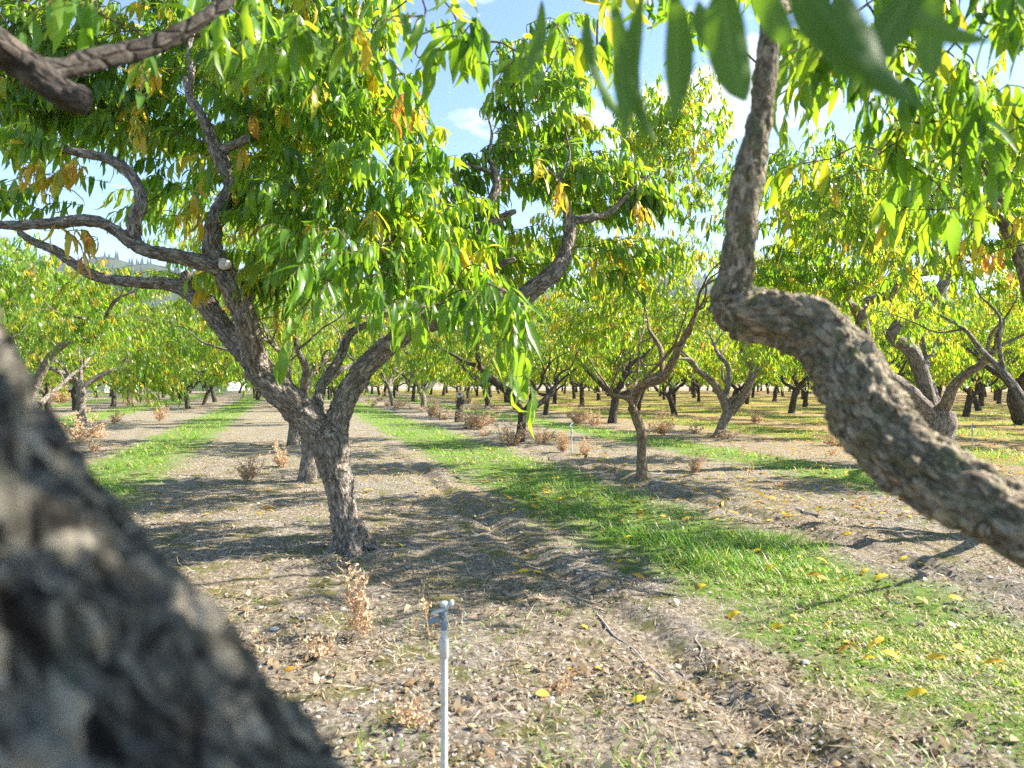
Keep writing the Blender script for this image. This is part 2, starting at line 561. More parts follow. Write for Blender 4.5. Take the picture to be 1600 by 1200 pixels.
def build_ground():
    rings = np.concatenate([np.geomspace(0.25, 1.7, 9)[:-1], np.geomspace(1.7, 13, 190)[:-1], np.geomspace(13, 5000, 70)])
    ang = np.concatenate([np.radians(np.linspace(-46, 46, 400)), np.radians(np.linspace(46, 314, 60)[1:-1])])
    na, nr = len(ang), len(rings)
    X = np.sin(ang)[None, :] * rings[:, None]
    Y = np.cos(ang)[None, :] * rings[:, None]
    Z = np.zeros_like(X)
    for i in range(nr):
        if rings[i] < 90:
            for j in range(na):
                Z[i, j] = gh(X[i, j], Y[i, j])
    v = np.stack([X, Y, Z], -1).reshape(-1, 3)
    i, j = np.meshgrid(np.arange(nr - 1), np.arange(na), indexing='ij')
    j2 = (j + 1) % na
    f = np.stack([i * na + j, (i + 1) * na + j, (i + 1) * na + j2, i * na + j2], -1).reshape(-1, 4)[:, ::-1]
    c = len(v)
    v = np.vstack([v, [[0, 0, 0]]])
    t = np.stack([np.arange(na), (np.arange(na) + 1) % na, np.full(na, c)], -1)
    t = t[:, ::-1]
    o = link('ground', np_mesh('ground', v, [f, t], ground_material()))
    tag(o, 'tan orchard soil with straw, moss patches and grassy strips between tree rows', 'ground', kind='structure')


build_ground()

# ------------------------------------------------------------------ leaves
T5 = np.array([0.0, 0.16, 0.42, 0.72, 1.0])
W5 = np.array([0.16, 0.74, 1.0, 0.66, 0.03])
T4 = np.array([0.0, 0.35, 0.70, 1.0])
W4 = np.array([0.12, 1.0, 0.72, 0.05])


def leaf_arrays(base, dr, up, L, W, curl, tint, fold=0.35, hi=True, wave=0.0, prof=None):
    """base, dr, up: (n,3). Returns verts, quads, attribute."""
    n = len(base)
    dr = nrm(dr)
    side = nrm(np.cross(dr, up))
    up = np.cross(side, dr)
    T, Wp = prof or ((T5, W5) if hi else (T4, W4))
    k = np.where(np.abs(curl) < 0.05, 0.05, curl)[:, None]
    kt = k * T[None, :]
    a = np.sin(kt) / k * L[:, None]
    bb = -(1 - np.cos(kt)) / k * L[:, None]
    c = base[:, None, :] + dr[:, None, :] * a[..., None] + up[:, None, :] * bb[..., None]
    ln = up[:, None, :] * np.cos(kt)[..., None] + dr[:, None, :] * np.sin(kt)[..., None]
    hw = Wp[None, :] * W[:, None] * 0.5
    off = side[:, None, :] * hw[..., None]
    rise = ln * (hw * fold)[..., None]
    if wave:
        wv = np.sin(T[None, :] * 9 + RNG.uniform(0, 6, (n, 1))) * hw * wave
        l = c - off + rise + ln * wv[..., None]
        r = c + off + rise - ln * wv[..., None]
    else:
        l, r = c - off + rise, c + off + rise
    S = len(T)
    tn = np.repeat(tint[:, None], S, 1)
    tt = np.repeat(T[None, :], n, 0)
    if hi:
        v = np.stack([l, c, r], 2).reshape(-1, 3)
        at = np.stack([np.stack([np.full_like(tn, s), tn, tt], -1) for s in (-1, 0, 1)], 2).reshape(-1, 3)
        q = []
        for s in range(S - 1):
            for e in (0, 1):
                q.append([s * 3 + e, s * 3 + e + 1, (s + 1) * 3 + e + 1, (s + 1) * 3 + e])
        per = S * 3
    else:
        v = np.stack([l, r], 2).reshape(-1, 3)
        at = np.stack([np.stack([np.full_like(tn, s), tn, tt], -1) for s in (-1, 1)], 2).reshape(-1, 3)
        q = [[s * 2, s * 2 + 1, s * 2 + 3, s * 2 + 2] for s in range(S - 1)]
        per = S * 2
    q = np.array(q, dtype=np.int32)
    f = (np.arange(n)[:, None, None] * per + q[None]).reshape(-1, 4)
    return v, f, at


# leaves as single objects: a few shared meshes, unit length along +Y, upper side +Z
CURLS = [0.25, 0.8, 1.4, 2.1]
TINTS = [0.0, 0.08, 0.22, 0.36, 0.48, 0.60, 0.74, 0.86, 0.95]
LEAF_ME = {}


T9 = np.array([0.0, 0.05, 0.13, 0.24, 0.38, 0.54, 0.70, 0.85, 0.95, 1.0])
W9 = np.array([0.10, 0.36, 0.68, 0.90, 1.0, 0.97, 0.80, 0.48, 0.20, 0.02])


def leaf_me(ci, ti, mt=None, key='leaf'):
    k = (ci, ti, key)
    if k not in LEAF_ME:
        v, f, at = leaf_arrays(np.zeros((1, 3)), np.array([[0, 1.0, 0]]), np.array([[0, 0, 1.0]]), np.array([1.0]), np.array([0.25]),
                               np.array([CURLS[ci]]), np.array([TINTS[ti]]), wave=0.18, prof=(T9, W9) if key == 'near_leaf' else None)
        LEAF_ME[k] = np_mesh(key, v, f, mt or M_LEAF, True, {'leaf': at})
    return LEAF_ME[k]


def leaf_obj(parent, origin, base, dr, up, L, W, curl, tint, name='leaf', mt=None, key='leaf'):
    ci = int(np.argmin([abs(c - curl) for c in CURLS]))
    ti = int(np.argmin([abs(c - tint) for c in TINTS]))
    o = link(name, leaf_me(ci, ti, mt, key), parent)
    y = Vector(dr).normalized()
    x = y.cross(Vector(up)).normalized()
    z = x.cross(y)
    R = Matrix((x, y, z)).transposed().to_4x4()
    o.matrix_basis = Matrix.Translation(Vector(base) - Vector(origin)) @ R @ Matrix.Diagonal((W / 0.25, L, L, 1))
    return o


class Crown:
    """twigs and leaves grown from a limb skeleton towards points of the crown"""
    def __init__(self, nodes, seed, leaf_len=0.135, hi=True, tint=(0.36, 0.17), yellow=0.08, spacing=0.024):
        self.nodes = np.asarray(nodes, dtype=np.float64)
        self.rng = np.random.default_rng(seed)
        self.tw = Geo()
        self.L, self.hi, self.tint, self.yellow, self.sp = leaf_len, hi, tint, yellow, spacing
        self.rec = []

    def shoot(self, p, out_dir, length, droop=0.6, tb=None, leaves=True, twig=True):
        rg = self.rng
        p = np.asarray(p, dtype=np.float64)
        d2 = np.linalg.norm(self.nodes - p, axis=1)
        k = int(np.argmin(d2))
        q = self.nodes[k]
        dist = d2[k]
        d0 = nrm(np.asarray(out_dir) + rg.normal(0, 0.25, 3))
        n = 6
        t = np.linspace(0, 1, n)[:, None]
        end = p + d0 * length + np.array([0, 0, -1.0]) * droop * length
        mid = p + d0 * length * 0.55
        sh = (1 - t) ** 2 * p + 2 * t * (1 - t) * mid + t ** 2 * end
        if twig:
            r0 = 0.0035 + 0.004 * min(dist, 1.5)
            if dist > 0.05:
                m1 = (q + p) / 2 + rg.normal(0, 0.06, 3) * dist + np.array([0, 0, 0.10 * dist])
                pts = np.vstack([np.append(q, r0), np.append(m1, r0 * 0.8), np.append(p, 0.0032), np.append(sh[3], 0.0024), np.append(end, 0.0013)])
                newn = np.vstack([q + (p - q) * 0.5, p, sh[2:4]])
            else:
                pts = np.vstack([np.append(q, r0), np.append(sh[2], 0.0028), np.append(end, 0.0013)])
                newn = sh[2:4]
            tube(self.tw, pts, 3 if not self.hi else 4, 0.22 if not self.hi else 0.14, caps=False, seed=float(rg.uniform(0, 9)))
            self.nodes = np.vstack([self.nodes, newn])
        # leaves all round the shoot
        m = max(4, int(length / self.sp))
        tt = np.linspace(0.04, 1.0, m) + rg.normal(0, 0.015, m)
        tt = np.clip(tt, 0, 1)[:, None]
        pos = (1 - tt) ** 2 * p + 2 * tt * (1 - tt) * mid + tt ** 2 * end
        tan = nrm(2 * (1 - tt) * (mid - p) + 2 * tt * (end - mid))
        ph = np.arange(m) * 2.4 + rg.uniform(0, 6)
        a = nrm(np.cross(tan, np.array([0.31, 0.2, 0.93])))
        bb = np.cross(tan, a)
        rad = a * np.cos(ph)[:, None] + bb * np.sin(ph)[:, None]
        dr = nrm(rad * rg.uniform(0.55, 1.0, (m, 1)) + tan * rg.uniform(0.2, 0.7, (m, 1)) + np.array([0, 0, -1.0]) * rg.uniform(0.55, 2.1, (m, 1)))
        up = np.array([0, 0, 1.0]) + rad * 0.6 + rg.normal(0, 0.35, (m, 3))
        L = self.L * rg.uniform(0.5, 1.22, m) * (1 - 0.35 * (tt[:, 0] > 0.93))
        W = L * rg.uniform(0.18, 0.28, m)
        curl = rg.uniform(0.1, 1.5, m) + (rg.random(m) < 0.15) * 0.8
        if tb is None:
            tb = self.tint[0] + rg.normal(0, self.tint[1])
            if rg.random() < self.yellow: tb = rg.uniform(0.70, 0.86)
        tn = tb + rg.normal(0, 0.09, m) + (rg.random(m) < 0.025) * rg.uniform(0.1, 0.4, m)
        tn = np.clip(tn, 0.0, 0.97 if tb > .9 else 0.89)
        self.rec.append((pos, dr, up, L, W, curl, tn))

    def lobe(self, c, rx, ry, rz, n, centre, length=(0.25, 0.5), droop=0.6, tb=None):
        rg = self.rng
        c = np.asarray(c, dtype=np.float64)
        centre = np.asarray(centre, dtype=np.float64)
        pts = nrm(rg.normal(0, 1, (n, 3))) * (rg.random((n, 1)) ** 0.4) * np.array([rx, ry, rz]) + c
        dd = np.array([np.min(np.linalg.norm(self.nodes - q, axis=1)) for q in pts])
        for i in np.argsort(dd):
            o = pts[i] - centre
            o[2] = max(o[2], 0) * 0.6
            self.shoot(pts[i], nrm(o) + np.array([0, 0, 0.25]), rg.uniform(*length), droop * rg.uniform(0.5, 1.4), tb)

    def stack(self):
        return [np.concatenate([r[k] for r in self.rec]) for k in range(7)]

    def build(self, root, origin, n_single=0, crown_name='crown', ):
        pos, dr, up, L, W, curl, tn = self.stack()
        keep = np.ones(len(pos), dtype=bool)
        if n_single:
            dd = np.maximum(pos[:, 1], 0.1)
            u = pos[:, 0] / dd * F + 800
            w = 592 - (pos[:, 2] - H) / dd * F
            vis = (u > -20) & (u < 1620) & (w > -60) & (w < 1180) & (pos[:, 1] > 0.3)
            size = np.where(vis, L / np.linalg.norm(pos - np.array([0, 0, H]), axis=1), 0)
            idx = np.argsort(-size)[:n_single]
            idx = idx[size[idx] > 0]
            for k in idx:
                leaf_obj(root, origin, pos[k], dr[k], up[k], L[k], W[k], curl[k], tn[k])
            keep[idx] = False
        v, f, at = leaf_arrays(pos[keep], dr[keep], up[keep], L[keep], W[keep], curl[keep], tn[keep], hi=self.hi, wave=0.16 if self.hi else 0)
        o = link(crown_name, np_mesh(crown_name, v - np.asarray(origin, dtype=np.float32), f, M_LEAF, True, {'leaf': at}), root)
        o['kind'] = 'stuff'
        if self.tw.n:
            t = link('twigs', self.tw.mesh('twigs', M_TWIG, origin=origin), root)
            t['kind'] = 'stuff'
        print(crown_name, 'leaves', len(pos))


# ------------------------------------------------------------------ woody parts that merge into one another
def px_path(rows):
    """rows: (px, py, depth, width in px) -> x y z r"""
    out = []
    for (a, b_, d, w) in rows:
        p = P(a, b_, d)
        out.append((p.x, p.y, p.z, w * 0.5 * d / F))
    return out


def merged_wood(root, origin, paths, voxel, step, lump, bark_amp, bark_scale, mats, seed=0.0, zst=0.5, fine=0.85):
    """paths: list of (part name, material index, [x y z r rows]); the tubes are fused by a voxel remesh, roughened, and cut back into parts"""
    g = Geo()
    samp, pid, nn, bb, ttv, arcs = [], [], [], [], [], []
    for i, (nm, mi, rows) in enumerate(paths):
        s = tube(g, rows, 20, step, lump, seed + i * 3.7)
        t, n, b_ = frames(s[:, :3])
        arc = np.concatenate([[0], np.cumsum(np.linalg.norm(np.diff(s[:, :3], axis=0), axis=1))]) + i * 1.37
        samp.append(s); pid.append(np.full(len(s), i)); nn.append(n); bb.append(b_); ttv.append(t); arcs.append(arc)
    tmp = bpy.data.objects.new('tmp', g.mesh('tmp', M_BARK, attr=None))
    COL.objects.link(tmp)
    md = tmp.modifiers.new('r', 'REMESH')
    md.mode = 'VOXEL'
    md.voxel_size = voxel
    md.use_smooth_shade = True
    sm = tmp.modifiers.new('s', 'SMOOTH')
    sm.factor = 0.5
    sm.iterations = 4
    dg = bpy.context.evaluated_depsgraph_get()
    ev = tmp.evaluated_get(dg)
    me = ev.to_mesh()
    nv = len(me.vertices)
    co = np.empty(nv * 3, dtype=np.float32); me.vertices.foreach_get('co', co); co = co.reshape(-1, 3).astype(np.float64)
    no = np.empty(nv * 3, dtype=np.float32); me.vertices.foreach_get('normal', no); no = no.reshape(-1, 3).astype(np.float64)
    fq = np.empty(len(me.loops), dtype=np.int32); me.loops.foreach_get('vertex_index', fq)
    fq = fq.reshape(-1, 4)
    ev.to_mesh_clear()
    md_me = tmp.data
    bpy.data.objects.remove(tmp)
    bpy.data.meshes.remove(md_me)
    S = np.concatenate(samp); PI = np.concatenate(pid); NN = np.concatenate(nn); BB = np.concatenate(bb); TT = np.concatenate(ttv); AR = np.concatenate(arcs)
    near = np.empty(nv, dtype=np.int64)
    for a in range(0, nv, 4000):
        d = np.linalg.norm(co[a:a + 4000, None, :] - S[None, :, :3], axis=2) - S[None, :, 3]
        near[a:a + 4000] = np.argmin(d, axis=1)
    rel = co - S[near, :3]
    at = np.stack([(rel * NN[near]).sum(1), (rel * BB[near]).sum(1), AR[near] + (rel * TT[near]).sum(1)], -1)
    # bark relief: plates, cracks, scales
    hgt = np.empty(nv)
    coarse = np.array([p[1] == 1 for p in paths])[PI[near]]
    for k in range(nv):
        a = at[k]
        sc = bark_scale * (1.35 if coarse[k] else 1.0)
        wx = noise.noise(Vector((a[0] * 30, a[1] * 30, a[2] * 12 + seed))) * 0.45
        w2 = noise.noise(Vector((a[0] * 24 + 9, a[1] * 24, a[2] * 20 + seed))) * 0.9
        q = Vector((a[0] * sc + wx + w2, a[1] * sc - wx + w2, a[2] * sc * (0.5 if coarse[k] else zst) + wx + w2 + seed))
        dd = noise.voronoi(q)[0]
        e = min((dd[1] - dd[0]) * 4.0, 1.0)
        plate = noise.noise(Vector((a[0] * 16, a[1] * 16, a[2] * 11 + seed)))
        hgt[k] = e * (0.75 + 0.6 * plate) + fine * noise.fractal(Vector((a[0] * 60, a[1] * 60, a[2] * 34 + seed)), 0.7, 2.2, 4) \
            + 0.9 * noise.ridged_multi_fractal(Vector((a[0] * 14, a[1] * 14, a[2] * 8 + seed)), 0.9, 2.1, 3, 1.0, 2.0) - 0.9
    rr = S[near, 3]
    amp = bark_amp * np.clip(rr / 0.05, 0.25, 1.3) * np.where(coarse, 1.0, 1.0)
    co = co + no * ((hgt - 0.8) * amp)[:, None]
    if True:
        fp = PI[near[fq[:, 0]]]
        names = [p[0] for p in paths]
        for i, (nm, mi, rows) in enumerate(paths):
            ff = fq[fp == i]
            if not len(ff): continue
            u, inv = np.unique(ff, return_inverse=True)
            o = link(nm, np_mesh(nm, co[u] - np.asarray(origin), inv.reshape(-1, 4), mats[mi], True, {'bark': at[u]}), root)
    return S


def cut_disc(root, origin, c, n, r, name='pruning_cut'):
    g = Geo()
    c = Vector(c); n = Vector(n).normalized()
    a = n.orthogonal().normalized(); b_ = n.cross(a)
    k = 14
    v = []
    for z, s in ((-0.02, 1.02), (0.0, 1.0), (0.003, 0.55)):
        for i in range(k):
            th = 2 * math.pi * i / k
            w = r * s * (1 + 0.08 * math.sin(3 * th + 1))
            v.append(c + a * math.cos(th) * w + b_ * math.sin(th) * w + n * z)
    v.append(c + n * 0.001)
    f = []
    for s in range(2):
        for i in range(k):
            f.append([s * k + i, s * k + (i + 1) % k, (s + 1) * k + (i + 1) % k, (s + 1) * k + i])
    t = [[2 * k + i, 2 * k + (i + 1) % k, 3 * k] for i in range(k)]
    g.add([tuple(x - Vector(origin)) for x in v], f)
    vv = np.array([tuple(x - Vector(origin)) for x in v])
    me = np_mesh(name, vv, [np.array(f), np.array(t)], M_CUT, False)
    link(name, me, root)


# ------------------------------------------------------------------ the peach tree in focus
def main_tree():
    org = P(550, 859, 5.0); org.z = 0.0
    root = empty('peach_tree', org, 'gnarled grey peach tree in focus, forking low into two wide limbs', 'tree', 'peach trees of the orchard')
    trunk = [(556, 884, 5.0, 84), (552, 868, 5.0, 62), (548, 848, 5.0, 52), (538, 805, 5.0, 44), (528, 750, 5.0, 46), (518, 705, 4.98, 56), (508, 682, 4.98, 56)]
    L = [(516, 700, 4.98, 50), (480, 655, 4.95, 48), (447, 622, 4.9, 46), (420, 596, 4.88, 46), (398, 572, 4.86, 44)]
    A = [(418, 595, 4.88, 40), (398, 558, 4.8, 38), (388, 515, 4.72, 37), (374, 470, 4.66, 37), (356, 435, 4.62, 36), (347, 412, 4.6, 30)]
    B = [(412, 588, 4.9, 38), (384, 553, 4.98, 36), (352, 515, 5.05, 33), (322, 476, 5.12, 32), (296, 456, 5.18, 28), (262, 444, 5.22, 22), (212, 441, 5.28, 18), (158, 434, 5.33, 17),
         (120, 415, 5.38, 16), (88, 393, 5.42, 15), (52, 377, 5.46, 13), (28, 362, 5.5, 9)]
    A1 = [(352, 424, 4.6, 26), (318, 411, 4.55, 25), (272, 400, 4.5, 24), (228, 391, 4.45, 23), (196, 372, 4.42, 20), (168, 352, 4.4, 19), (135, 345, 4.36, 19), (98, 348, 4.32, 19), (55, 350, 4.28, 17), (10, 352, 4.22, 15), (-60, 335, 4.1, 12)]
    A1b = [(212, 388, 4.44, 20), (210, 352, 4.44, 20), (220, 318, 4.46, 21), (214, 288, 4.48, 18), (192, 262, 4.5, 17), (160, 246, 4.5, 16), (120, 238, 4.5, 14), (85, 234, 4.5, 9), (50, 222, 4.5, 6), (20, 200, 4.5, 4)]
    A2 = [(346, 418, 4.6, 30), (332, 388, 4.62, 30), (335, 352, 4.66, 28), (350, 314, 4.7, 27), (362, 294, 4.72, 24), (352, 264, 4.75, 23), (338, 236, 4.78, 23), (328, 206, 4.8, 19), (312, 176, 4.84, 15), (296, 150, 4.9, 12), (290, 120, 4.95, 9)]
    A2b = [(340, 238, 4.78, 15), (368, 226, 4.74, 15), (396, 212, 4.7, 14), (412, 206, 4.68, 8)]
    A2c = [(296, 152, 4.9, 10), (300, 105, 4.9, 11), (296, 75, 4.95, 10), (310, 20, 5.0, 7)]
    Cc = [(512, 700, 5.0, 48), (530, 652, 5.02, 38), (548, 608, 5.05, 35), (578, 566, 5.08, 34), (618, 531, 5.1, 34), (662, 506, 5.12, 33), (712, 493, 5.15, 31), (768, 487, 5.18, 30), (806, 474, 5.2, 32), (838, 448, 5.22, 30),
          (868, 424, 5.24, 27), (884, 392, 5.27, 22), (890, 352, 5.3, 19), (880, 312, 5.33, 13), (876, 280, 5.36, 8), (890, 245, 5.4, 5), (884, 205, 5.45, 3.5)]
    C1 = [(888, 346, 5.3, 13), (922, 340, 5.34, 14), (950, 334, 5.38, 11), (974, 312, 5.42, 9), (990, 292, 5.45, 6), (1020, 270, 5.5, 4)]
    C2 = [(688, 500, 5.12, 18), (690, 452, 5.2, 16), (692, 412, 5.26, 17), (708, 382, 5.3, 17), (742, 364, 5.34, 16), (776, 342, 5.38, 13), (806, 330, 5.42, 8)]
    C3 = [(770, 348, 5.38, 12), (766, 318, 5.4, 13), (776, 290, 5.42, 14), (773, 266, 5.44, 12), (764, 245, 5.46, 7), (768, 205, 5.5, 5), (755, 160, 5.55, 3.5)]
    C3b = [(772, 270, 5.44, 8), (745, 262, 5.42, 7), (720, 254, 5.4, 5), (700, 270, 5.38, 3.5)]
    roots = [[(545, 830, 5.0, 36), (528, 856, 4.93, 26), (506, 868, 4.86, 12)], [(553, 830, 5.0, 36), (574, 852, 4.98, 28), (600, 864, 4.95, 12)], [(549, 835, 4.97, 36), (553, 868, 4.84, 28), (556, 890, 4.7, 12)], [(550, 830, 5.05, 34), (566, 842, 5.15, 24), (584, 846, 5.25, 10)]]
    C4 = [(788, 480, 5.18, 14), (778, 452, 5.1, 13), (764, 428, 5.05, 13), (784, 412, 5.0, 12), (806, 404, 4.98, 7)]
    D = [(508, 690, 5.02, 26), (498, 640, 5.2, 17), (504, 600, 5.35, 17), (530, 562, 5.5, 16), (547, 522, 5.6, 14), (576, 506, 5.7, 10)]
    C6 = [(650, 512, 5.1, 9), (630, 498, 4.6, 8), (605, 492, 4.1, 9), (570, 494, 3.6, 8), (544, 506, 3.3, 5)]
    C7 = [(762, 487, 5.15, 8), (770, 462, 4.5, 8), (780, 452, 3.9, 7), (790, 455, 3.4, 6)]
    B2 = [(308, 464, 5.15, 18), (296, 440, 5.1, 19), (286, 426, 5.08, 17)]
    paths = [('trunk', 0, px_path(trunk))] + [('limb', 0, px_path(x)) for x in (L, A, B, A1, A1b, A2, Cc, C2, D)] + \
            [('branch', 0, px_path(x)) for x in (A2b, A2c, C1, C3, C3b, C4, C6, C7, B2)] + [('root', 0, px_path(x)) for x in roots]
    S = merged_wood(root, org, paths, 0.0095, 0.03, 0.16, 0.0075, 52, [M_BARK], 2.3)
    cut_disc(root, org, P(351, 411, 4.51), (0.35, -0.75, 0.45), 0.040)
    nodes = S[(S[:, 2] > 1.45) & (S[:, 3] < 0.085), :3]
    cr = Crown(nodes, 5, 0.17, True, (0.45, 0.15), 0.08)
    cen = (-1.2, 5.1, 1.9)
    lobes = [(60, 40, 5.1, .55, .7, .45, 40), (200, 80, 5.4, .6, .6, .40, 50), (350, 30, 5.6, .7, .7, .5, 62), (500, 40, 4.9, .5, .8, .5, 60),
             (480, 170, 4.9, .5, .7, .45, 62), (560, 200, 4.6, .40, .6, .4, 50), (570, 330, 4.5, .5, .6, .42, 56), (480, 330, 5.0, .4, .5, .35, 32), (650, 380, 4.5, .4, .6, .3, 36),
             (400, 130, 5.5, .5, .5, .35, 34), (440, 260, 5.5, .5, .4, .35, 30), (270, 200, 5.6, .5, .5, .3, 26), (100, 190, 5.4, .5, .5, .25, 18), (830, 130, 5.6, .5, .6, .5, 44), (850, 250, 5.8, .5, .5, .35, 36), (800, 400, 5.9, .5, .4, .25, 24), (160, 150, 5.7, .8, .5, .35, 40), (60, 130, 5.2, .5, .6, .3, 24), (250, 300, 5.9, .5, .4, .25, 14), (880, 270, 5.35, .12, .12, .08, 5), (985, 300, 5.5, .15, .15, .1, 6), (760, 240, 5.45, .12, .12, .06, 4), (90, 225, 4.5, .12, .12, .06, 4), (380, 230, 5.6, .4, .4, .3, 16),
             (950, 290, 5.7, .35, .5, .3, 22), (700, 310, 5.6, .3, .4, .25, 16), (460, 430, 5.0, .35, .4, .2, 18), (960, 400, 5.6, .3, .4, .2, 14), (60, 300, 4.7, .35, .4, .12, 7)]
    for (a, b_, d, rx, ry, rz, n) in lobes:
        cr.lobe(P(a, b_, d), rx, ry, rz, int(n * 1.55), cen)
    # shoots that hang towards the viewer below the right limb
    for (a, b_, d, n, sx) in ((590, 400, 3.6, 9, .28), (550, 430, 3.3, 7, .2), (640, 400, 3.6, 7, .25), (760, 470, 3.2, 4, .10), (800, 480, 3.0, 4, .08), (690, 430, 3.8, 5, .2), (500, 380, 3.8, 8, .25), (675, 480, 3.3, 4, .1), (800, 510, 2.9, 2, .03), (620, 470, 3.5, 3, .1)):
        cr.lobe(P(a, b_, d), sx, sx, 0.1, n, (P(a, b_, d) + Vector((0, .3, .2))), (0.2, 0.36), 0.9, random.uniform(.3, .5))
    # autumn coloured clusters
    for (a, b_, d, n, tb) in ((642, 165, 3.9, 4, 0.95), (60, 262, 4.5, 6, 0.9), (110, 270, 4.5, 4, 0.88), (95, 352, 4.25, 3, 0.88), (240, 115, 4.4, 5, 0.86), (200, 190, 4.4, 3, 0.87), (295, 310, 4.5, 4, 0.86), (160, 375, 4.4, 2, .95), (1000, 330, 5.4, 4, .85), (870, 300, 5.2, 3, .86), (410, 190, 4.5, 1, 0.92), (120, 260, 4.5, 1, 0.92), (830, 255, 5.0, 2, 0.88), (750, 440, 4.9, 1, 0.86), (385, 245, 4.6, 1, .9), (410, 500, 4.8, 1, .86)):
        cr.lobe(P(a, b_, d), .08, .1, .05, n, P(a, b_ + 40, d + .3), (0.12, 0.22), 1.0, tb)
    cr.build(root, org, n_single=300)


main_tree()


# ------------------------------------------------------------------ the tree whose fork the photographer stands in
def near_tree():
    org = Vector((0.10, 0.36, 0.0))
    root = empty('peach_tree', org, 'closest peach tree, blurred lichen-grey limb at left and crooked bark limb at right', 'tree', 'peach trees of the orchard')
    trunk = [(0.10, 0.34, -0.08, .17), (0.10, 0.36, 0.03, .135), (0.11, 0.38, 0.30, .112), (0.10, 0.42, 0.52, .125), (0.08, 0.43, 0.62, .11)]
    left = [(0.10, 0.42, 0.52, .105), (-0.03, 0.39, 0.80, .096), (-0.185, 0.36, 1.00, .088), (-0.268, 0.36, 1.105, .086), (-0.355, 0.38, 1.215, .081), (-0.50, 0.50, 1.38, .076), (-0.85, 0.85, 1.68, .066), (-1.08, 1.12, 1.86, .05), (-1.03, 1.28, 1.93, .045)]
    lb = px_path([(-40, 45, 1.25, 52), (20, 88, 1.32, 54), (62, 118, 1.34, 50), (100, 146, 1.35, 46), (138, 160, 1.36, 40)])
    lb2 = px_path([(40, 100, 1.34, 46), (95, 108, 1.4, 36), (140, 94, 1.45, 34), (190, 84, 1.5, 32), (250, 66, 1.56, 28), (330, 20, 1.62, 22), (420, -60, 1.7, 16)])
    right = [(0.10, 0.42, 0.50, .085), (0.24, 0.44, 0.60, .075), (0.52, 0.56, 0.76, .068), (0.80, 0.86, 0.945, .062)] + \
        px_path([(1605, 830, 1.05, 120), (1520, 780, 1.12, 116), (1450, 738, 1.18, 116), (1392, 690, 1.24, 116), (1350, 632, 1.30, 112), (1322, 572, 1.36, 108), (1290, 528, 1.40, 104),
                 (1240, 503, 1.44, 96), (1190, 496, 1.47, 92), (1152, 488, 1.49, 90)])
    up = px_path([(1162, 492, 1.49, 78), (1142, 466, 1.50, 70), (1150, 425, 1.50, 56), (1156, 380, 1.50, 54), (1162, 320, 1.50, 53), (1172, 265, 1.50, 50), (1182, 220, 1.50, 44), (1190, 175, 1.50, 39), (1196, 125, 1.50, 36),
                  (1201, 70, 1.50, 33), (1206, 0, 1.52, 29), (1200, -90, 1.58, 24), (1215, -200, 1.66, 18)])
    knob = px_path([(1300, 560, 1.38, 90), (1322, 532, 1.37, 60), (1330, 524, 1.365, 34)])
    spur = px_path([(1452, 728, 1.18, 60), (1468, 695, 1.17, 30), (1474, 682, 1.168, 9)])
    shoulder = px_path([(1160, 486, 1.49, 60), (1180, 460, 1.485, 30), (1186, 452, 1.48, 16)])
    wart = px_path([(1560, 800, 1.08, 70), (1548, 830, 1.06, 40), (1545, 842, 1.05, 20)])
    ub = [tuple(list(P(1204, 20, 1.52)) + [.018]), (0.85, 1.75, 2.25, .014), (1.2, 1.95, 2.42, .010), (1.5, 2.1, 2.5, .006)]
    ub2 = [tuple(list(P(1201, -60, 1.57)) + [.015]), (0.35, 1.7, 2.35, .012), (0.1, 1.9, 2.42, .009), (-0.25, 2.1, 2.42, .006)]
    lb3 = [lb2[-1], (-0.35, 1.95, 2.4, .010), (-0.1, 2.1, 2.45, .008)]
    paths = [('trunk', 1, trunk), ('limb', 1, left), ('limb', 0, right), ('limb', 0, up), ('branch', 2, lb), ('branch', 2, lb2), ('knot', 0, knob), ('spur', 0, spur), ('knot', 0, shoulder), ('knot', 0, wart), ('branch', 0, ub), ('branch', 0, ub2), ('branch', 0, lb3)]
    S = merged_wood(root, org, paths, 0.0056, 0.018, 0.10, 0.0082, 33, [M_BARK_NEAR, M_BARK_GREY, M_BARK_FAR], 5.1, zst=0.3, fine=0.55)
    nodes = S[(S[:, 2] > 1.75) & (S[:, 3] < 0.06), :3]
    cr = Crown(nodes, 9, 0.155, True, (0.42, 0.12), 0.03)
    # shoots overhead and to the right, hanging into view
    for (a, b_, d, rx, ry, rz, n) in ((1340, 30, 2.0, .18, .2, .08, 8), (1450, 60, 2.1, .2, .25, .1, 11), (1570, 40, 2.0, .2, .25, .1, 10), (1480, 170, 2.3, .25, .25, .1, 9), (1370, 220, 2.4, .18, .2, .1, 7), (1580, 200, 2.3, .2, .2, .1, 8), (1330, 120, 2.5, .15, .2, .08, 6), (1540, 290, 2.6, .2, .2, .1, 5), (1040, 40, 2.6, .2, .2, .08, 5),
                                      (720, 40, 2.1, .12, .15, .05, 3), (800, 60, 2.2, .12, .15, .06, 4), (880, 90, 2.3, .1, .12, .06, 3), (610, 60, 2.4, .14, .2, .06, 5), (480, 60, 2.3, .2, .2, .08, 6), (360, 30, 2.2, .2, .2, .06, 4),
                                      (240, 60, 2.0, .2, .2, .06, 3), (920, 20, 2.0, .1, .1, .05, 2)):
        cr.lobe(P(a, b_, d), rx, ry, rz, n, P(a, b_ + 60, d + .1), (0.2, 0.36), 0.9)
